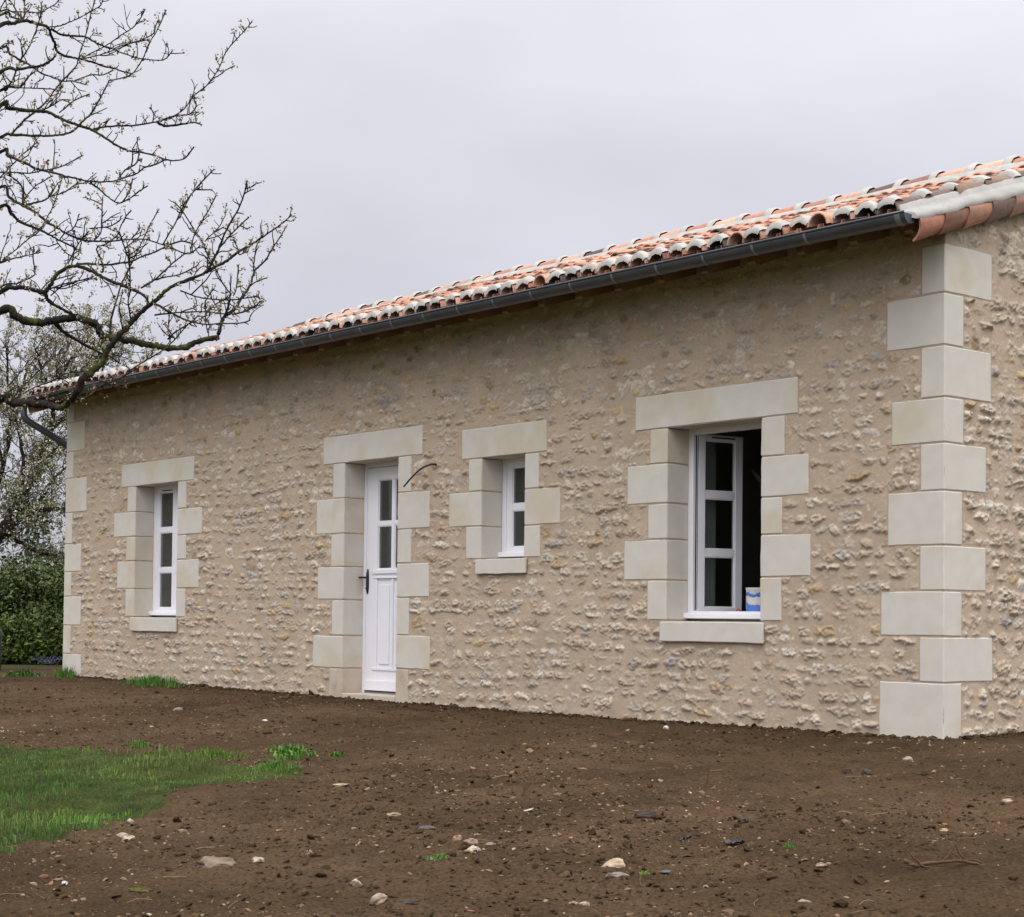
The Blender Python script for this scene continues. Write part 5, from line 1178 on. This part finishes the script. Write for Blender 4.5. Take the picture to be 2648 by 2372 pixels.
BGT = [
    "-17.18,0.39,-0.06,0.094 -17.16,0.39,0.41,0.090 -17.11,0.42,0.91,0.087 -16.92,0.62,1.58,0.083",
    "-16.92,0.62,1.58,0.075 -16.85,0.75,1.88,0.067 -16.80,0.87,2.19,0.060 -16.72,1.02,2.45,0.052 -16.64,1.15,2.84,0.045 -16.55,1.31,3.32,0.037 -16.52,1.39,3.77,0.030 -16.52,1.43,4.34,0.022",
    "-16.81,0.73,1.88,0.050 -16.60,0.86,2.05,0.045 -16.40,0.97,2.20,0.041 -16.25,1.01,2.24,0.036 -15.90,1.30,2.24,0.032 -15.62,1.52,2.34,0.027",
    "-16.81,0.73,1.94,0.039 -16.93,1.01,1.86,0.032 -16.98,1.38,1.66,0.025 -16.96,1.82,1.64,0.017",
    "-17.11,0.42,0.91,0.050 -17.13,0.54,1.24,0.044 -17.14,0.64,2.08,0.038 -17.04,0.87,2.93,0.032 -17.06,0.98,3.62,0.026 -17.03,1.14,4.08,0.020 -17.08,1.21,4.49,0.014",
    "-16.60,0.97,2.44,0.033 -16.46,0.90,3.01,0.028 -16.40,0.75,3.54,0.023 -16.34,0.60,4.07,0.018 -16.23,0.51,4.54,0.014",
    "-16.54,1.30,3.32,0.028 -16.59,1.54,3.62,0.025 -16.58,1.83,4.10,0.021 -16.58,2.13,4.59,0.018 -16.54,2.48,4.80,0.014",
    "-16.38,1.07,2.25,0.028 -16.43,1.31,2.64,0.023 -16.36,1.69,3.06,0.019 -16.32,2.03,3.42,0.014",
    "-16.92,0.62,1.58,0.039 -16.77,0.25,2.33,0.030 -16.57,-0.08,3.11,0.022 -16.26,-0.27,3.87,0.013",
    "-16.67,0.89,2.06,0.033 -16.68,1.24,2.82,0.029 -16.61,1.68,3.41,0.024 -16.61,2.04,4.01,0.019 -16.72,2.27,4.56,0.014",
    "-16.56,1.41,3.78,0.025 -16.52,1.20,4.26,0.018 -16.44,1.04,4.57,0.011",
    "-16.52,1.44,4.17,0.025 -16.23,1.53,4.49,0.018 -15.95,1.63,4.69,0.011",
    "-16.95,0.83,2.92,0.028 -16.98,0.66,3.47,0.022 -16.94,0.57,4.13,0.017 -16.91,0.49,4.45,0.011",
]

SHP = {'S0': (-19.51, 1.5), 'S1': (-19.14, 1.95), 'S2': (-19.28, 2.56), 'S3': (-19.2, 3.13), 'S4': (-20.99, 3.64), 'F0': (-17.95, 1.33), 'F1': (-17.79, 1.69), 'F2': (-17.55, 1.98), 'bin': (-15.43, 0.13), 'flow': (-16.96, 1.58)}

# ------------------------------------------------------------------ bare apple tree in front
tree = empty('apple_tree', (-2.15, -6.65, -.30))
tag(tree, 'near bare apple tree with mossy limbs and opening buds reaching in from the left', 'tree')
r = np.random.default_rng(19)
def parse(s): return np.array([[float(q) for q in p.split(',')] for p in s.split()])
BUDC = [(.34, .18, .15), (.40, .27, .23), (.20, .21, .06), (.28, .27, .09), (.47, .38, .34), (.24, .20, .07)]
def cluster(mb, p, size, n, r, cols):
    for i in range(n):
        d = r.normal(0, 1, 3); d[2] += .5; d /= np.linalg.norm(d)
        c = p + d * size * r.uniform(.3, 1.0); s = size * r.uniform(.35, .75)
        u = np.cross(d, r.normal(0, 1, 3)); u /= np.linalg.norm(u) + 1e-9; w = np.cross(d, u) * .55 + d * .4
        col = np.array(cols[r.integers(len(cols))]) * r.uniform(.7, 1.2)
        mb.add([c - u * s * .4 - w * s * .2, c + w * s * .7 - u * s * .1, c + u * s * .5 + w * s * .1, c - w * s * .6], [(0, 1, 2, 3)], col=col)
def spur(mb, bl, p, d, L_, rad, r, depth_):
    """a crooked side twig with buds"""
    n = max(3, int(L_ / .025)); pts = [p]; q = p.copy(); dd = d.copy()
    for i in range(n):
        dd = dd + r.normal(0, .22, 3) + np.array([0, 0, .07]); dd /= np.linalg.norm(dd)
        q = q + dd * L_ / n; pts.append(q.copy())
    V, Q, T_ = tube_arrays(np.array(pts), np.linspace(rad, max(rad * .62, .0019), len(pts)), 4); mb.add(V, Q, T_)
    if depth_ > 0:
        for i in range(1, n):
            if r.random() < .45:
                e = dd + r.normal(0, .8, 3); e /= np.linalg.norm(e)
                spur(mb, bl, pts[i], e, r.uniform(.012, .06), rad * .75, r, depth_ - 1)
    if r.random() < .55: cluster(bl, pts[-1], r.uniform(.013, .028), r.integers(5, 10), r, BUDC)
    else: cluster(bl, pts[-1], .006, 2, r, [(.10, .06, .045), (.2, .14, .08)])
def grow(s, mb, bl, rot=None):
    P = parse(s) if isinstance(s, str) else s
    if rot is not None:
        c, s_ = math.cos(rot), math.sin(rot); B = np.array([-2.0, -6.55])
        xy = P[:, :2] - B; P = P.copy(); P[:, 0] = B[0] + xy[:, 0] * c - xy[:, 1] * s_; P[:, 1] = B[1] + xy[:, 0] * s_ + xy[:, 1] * c
    R_ = catmull(P, 6); rad = np.maximum(R_[:, 3] * 1.22, .0034); C_ = R_[:, :3]
    thick = rad[0]
    k = 9 if thick > .012 else 6
    jit = r.normal(0, 1, C_.shape) * np.minimum(rad * .16, .004)[:, None]; jit[0] = 0
    rr2 = rad * (1 + r.normal(0, .06, len(rad)))
    V, Q, T_ = tube_arrays(C_ + jit, rr2, k)
    V = V + (r.normal(0, 1, V.shape) * np.minimum(np.repeat(rr2, k), .02).mean() * .07)[: len(V)] if True else V
    mb.add(V, Q, T_)
    # side growth
    acc = 0
    for i in range(2, len(C_) - 1):
        seg = np.linalg.norm(C_[i] - C_[i - 1]); acc += seg
        t = C_[i + 1] - C_[i - 1]; t /= np.linalg.norm(t) + 1e-9
        while acc > 0:
            acc -= r.uniform(.012, .036)
            d = np.cross(t, r.normal(0, 1, 3)); d /= np.linalg.norm(d) + 1e-9; d = d + t * r.uniform(.1, .9) + np.array([0, 0, .35]); d /= np.linalg.norm(d)
            if r.random() < .78: spur(mb, bl, C_[i], d, r.uniform(.012, .055), .0031, r, 0)
            elif r.random() < .55: spur(mb, bl, C_[i], d, r.uniform(.07, .30) * (1 - .72 * i / len(C_)), .0036, r, 1)
    cluster(bl, C_[-1], .014, 6, r, BUDC)
TP = catmull([(-2.15, -6.65, -.55, .15), (-2.14, -6.64, -.22, .125), (-2.1, -6.62, .4, .105), (-2.0, -6.6, 1.1, .098), (-1.95, -6.55, 1.7, .085), (-2.0, -6.45, 2.4, .065), (-1.95, -6.4, 3.1, .045), (-1.9, -6.35, 3.85, .02)], 6)
tm = MB(); V, Q, T_ = tube_arrays(TP[:, :3] + r.normal(0, .006, (len(TP), 3)), TP[:, 3], 14); tm.add(V, Q, T_); tm.build('trunk', M['bark'], tree, smooth=True)
bl = MB(); groups = []
for root, s in TREE:
    P = parse(s)
    if root or not groups: groups.append([MB(), P])
    if root: k_ = len(groups) - 1
    else:     # belongs to the limb it springs from
        k_ = int(np.argmin([min(np.linalg.norm(Q_[:, :3] - P[0, :3], axis=1).min() for Q_ in g[1:]) for g in groups])); groups[k_].append(P)
    grow(s, groups[k_][0], bl)
for g in groups: g[0].build('limb', M['bark'], tree, smooth=True)
for i, rot in ((0, 2.9), (3, 3.3), (5, 2.6), (8, 3.6), (9, 3.0), (10, 3.9), (6, 2.4)):   # the far side of the crown
    mb = MB(); grow([s for q, s in TREE if q][i], mb, bl, rot); mb.build('limb', M['bark'], tree, smooth=True)
bl.build('blossom_buds', M['petal'], tree)

# ------------------------------------------------------------------ blossoming tree behind the house corner
bt = empty('blossom_tree', (-17.6, .55, 0))
tag(bt, 'apple tree in pale blossom standing behind the left corner of the house', 'tree')
r = np.random.default_rng(23)
FL = [(.52, .44, .41), (.62, .56, .53), (.17, .20, .06), (.22, .24, .08), (.12, .15, .045), (.42, .36, .26)]
tw, fl = MB(), MB()
def twig2(p, d, L_, rad, lev):
    n = 6; pts = [p]; q = p.copy(); dd = d.copy()
    for i in range(n):
        dd = dd + r.normal(0, .2, 3) + np.array([0, 0, .08]); dd /= np.linalg.norm(dd); q = q + dd * L_ / n; pts.append(q.copy())
    V, Q, T_ = tube_arrays(np.array(pts), np.linspace(rad, rad * .4, n + 1), 4, cap=False); tw.add(V, Q, T_)
    for i in range(1, n + 1):
        if lev > 0 and r.random() < .75:
            e = dd + r.normal(0, .75, 3); e /= np.linalg.norm(e); twig2(pts[i], e, L_ * r.uniform(.4, .7), rad * .6, lev - 1)
        if lev < 2 and r.random() < (.62 if lev == 0 else .34): cluster(fl, pts[i] + r.normal(0, .015, 3), r.uniform(.028, .06), r.integers(4, 8), r, FL)
trk = MB()
for i, s in enumerate(BGT):
    P = parse(s); R_ = catmull(P, 6)
    V, Q, T_ = tube_arrays(R_[:, :3] + r.normal(0, .01, (len(R_), 3)), R_[:, 3], 8)
    (trk if i == 0 else tw).add(V, Q, T_)
    if i == 0: continue
    for k in range(3, len(R_), 2):
        t = R_[k, :3] - R_[k - 1, :3]; t /= np.linalg.norm(t)
        for _ in range(2 if k > 8 else 1):
            d = np.cross(t, r.normal(0, 1, 3)); d /= np.linalg.norm(d); d = d + t * .6 + np.array([0, 0, .25]); d /= np.linalg.norm(d)
            twig2(R_[k, :3], d, r.uniform(.3, .75), .008, 2 if r.random() < .45 else 1)
trk.build('trunk', M['darkbark'], bt, smooth=True); tw.build('branches', M['darkbark'], bt); fl.build('blossom', M['petal'], bt)

# ------------------------------------------------------------------ hedge shrubs
def shrub(x, y, rx, ry, h, n, label, seed, cols, leaf=.072):
    r = np.random.default_rng(seed); e = empty('shrub', (x, y, 0)); tag(e, label, 'shrub', 'dark green shrubs of the hedge')
    fo = MB(); NCL = 64; n = int(n * .62)
    u = r.normal(0, 1, (NCL, 3)); u /= np.linalg.norm(u, axis=1)[:, None]; u[:, 2] = np.abs(u[:, 2]) * 1.0
    ctr = np.stack([x + u[:, 0] * rx * r.uniform(.55, 1, NCL), y + u[:, 1] * ry * r.uniform(.55, 1, NCL), h * (.12 + .82 * u[:, 2] * r.uniform(.5, 1, NCL))], -1)
    tint = r.uniform(.5, 1.5, NCL)
    k = r.integers(0, NCL, n); P = ctr[k] + r.normal(0, 1, (n, 3)) * np.array([.125, .125, .09]) * r.uniform(.6, 1.3, NCL)[k][:, None]
    P[:, 2] = np.abs(P[:, 2]) + .02
    d = r.normal(0, 1, (n, 3)) + np.array([0, -.2, .9]); d /= np.linalg.norm(d, axis=1)[:, None]
    a = np.cross(d, r.normal(0, 1, (n, 3))); a /= np.linalg.norm(a, axis=1)[:, None]; b = np.cross(d, a)
    s = r.uniform(.5, 1.2, (n, 1)) * leaf
    V = np.stack([P - a * s * .6, P - b * s * .32 + d * s * .08, P + a * s * .6, P + b * s * .32 + d * s * .08], 1)
    c = np.array(cols)[r.integers(0, len(cols), n)] * (tint[k] * r.uniform(.75, 1.25, n))[:, None]
    i = np.arange(n)[:, None] * 4
    fo.add(V.reshape(-1, 3), i + np.array([0, 1, 2, 3]), col=np.repeat(c, 4, 0))
    fo.build('leaves', M['leaf'], e)
    st = MB()
    for q in range(14):
        t = ctr[r.integers(NCL)]; p0 = np.array([x + r.normal(0, .12), y + r.normal(0, .1), -.03])
        pts = catmull([p0, (p0 + t) / 2 + r.normal(0, .08, 3), t], 4); V, Q, T_ = tube_arrays(pts, np.linspace(.016, .005, len(pts)), 5); st.add(V, Q, T_)
    st.build('stems', M['darkbark'], e)
DG = [(.056, .088, .016), (.075, .115, .020), (.044, .068, .014), (.10, .14, .024), (.07, .08, .024)]
LG = [(.085, .13, .022), (.11, .16, .028), (.06, .092, .016), (.13, .175, .032)]
SHR = [('S0', 1.0, .7, 1.95, 9000, 'tall dark shrub at the left edge of the view', DG), ('S1', .75, .6, 1.6, 8000, 'tall dark shrub under the blossoming tree, second from the left edge', DG),
       ('S2', .75, .6, 1.9, 8000, 'tall dark shrub nearest the house corner', DG), ('S3', .8, .6, 2.1, 5000, 'tall dark shrub half hidden behind the house corner', DG),
       ('S4', 1.0, .7, 3.3, 13000, 'tallest shrub, rising behind the others next to the house', DG),
       ('F0', .50, .3, .85, 4500, 'low brighter green shrub in front of the hedge at the left edge', LG), ('F1', .45, .3, .72, 4000, 'low brighter green shrub in the middle of the hedge foot', LG), ('F2', .45, .3, .80, 4000, 'low brighter green shrub against the house corner', LG)]
for i, (k, rx, ry, h, n, lab, cl) in enumerate(SHR): shrub(SHP[k][0] - .32 * (k == 'S4'), SHP[k][1] - .38 * (k == 'S4'), rx, ry, h, n, lab, 300 + i, cl)
fb = MB(); r = np.random.default_rng(9)
for i in range(260):
    p = np.array([SHP['flow'][0] + r.normal(0, .22), SHP['flow'][1] + r.normal(0, .12), 0]); p[2] = float(gh(p[0], p[1])) + r.uniform(.03, .12)
    cluster(fb, p, .03, 2, r, [(.16, .15, .30), (.07, .11, .05), (.10, .10, .2)])
tag(fb.build('bluebells', M['petal'], None), 'low patch of bluish flowers at the hedge foot beside the house corner', 'flowers')
# dark rounded post at the edge of the view
bp = MB(); bx_, by_ = SHP['bin'][0] - .022, SHP['bin'][1] - .026
V, Q, T_ = tube_arrays([(bx_, by_, -.15), (bx_, by_, .2), (bx_, by_, .45), (bx_, by_, .52), (bx_, by_, .57), (bx_, by_, .58)], [.085, .085, .09, .088, .06, .01], 16); bp.add(V, Q, T_)
tag(bp.build('bollard', M['darkplastic'], None, smooth=True), 'dark grey round-topped post at the left edge in front of the hedge', 'post')
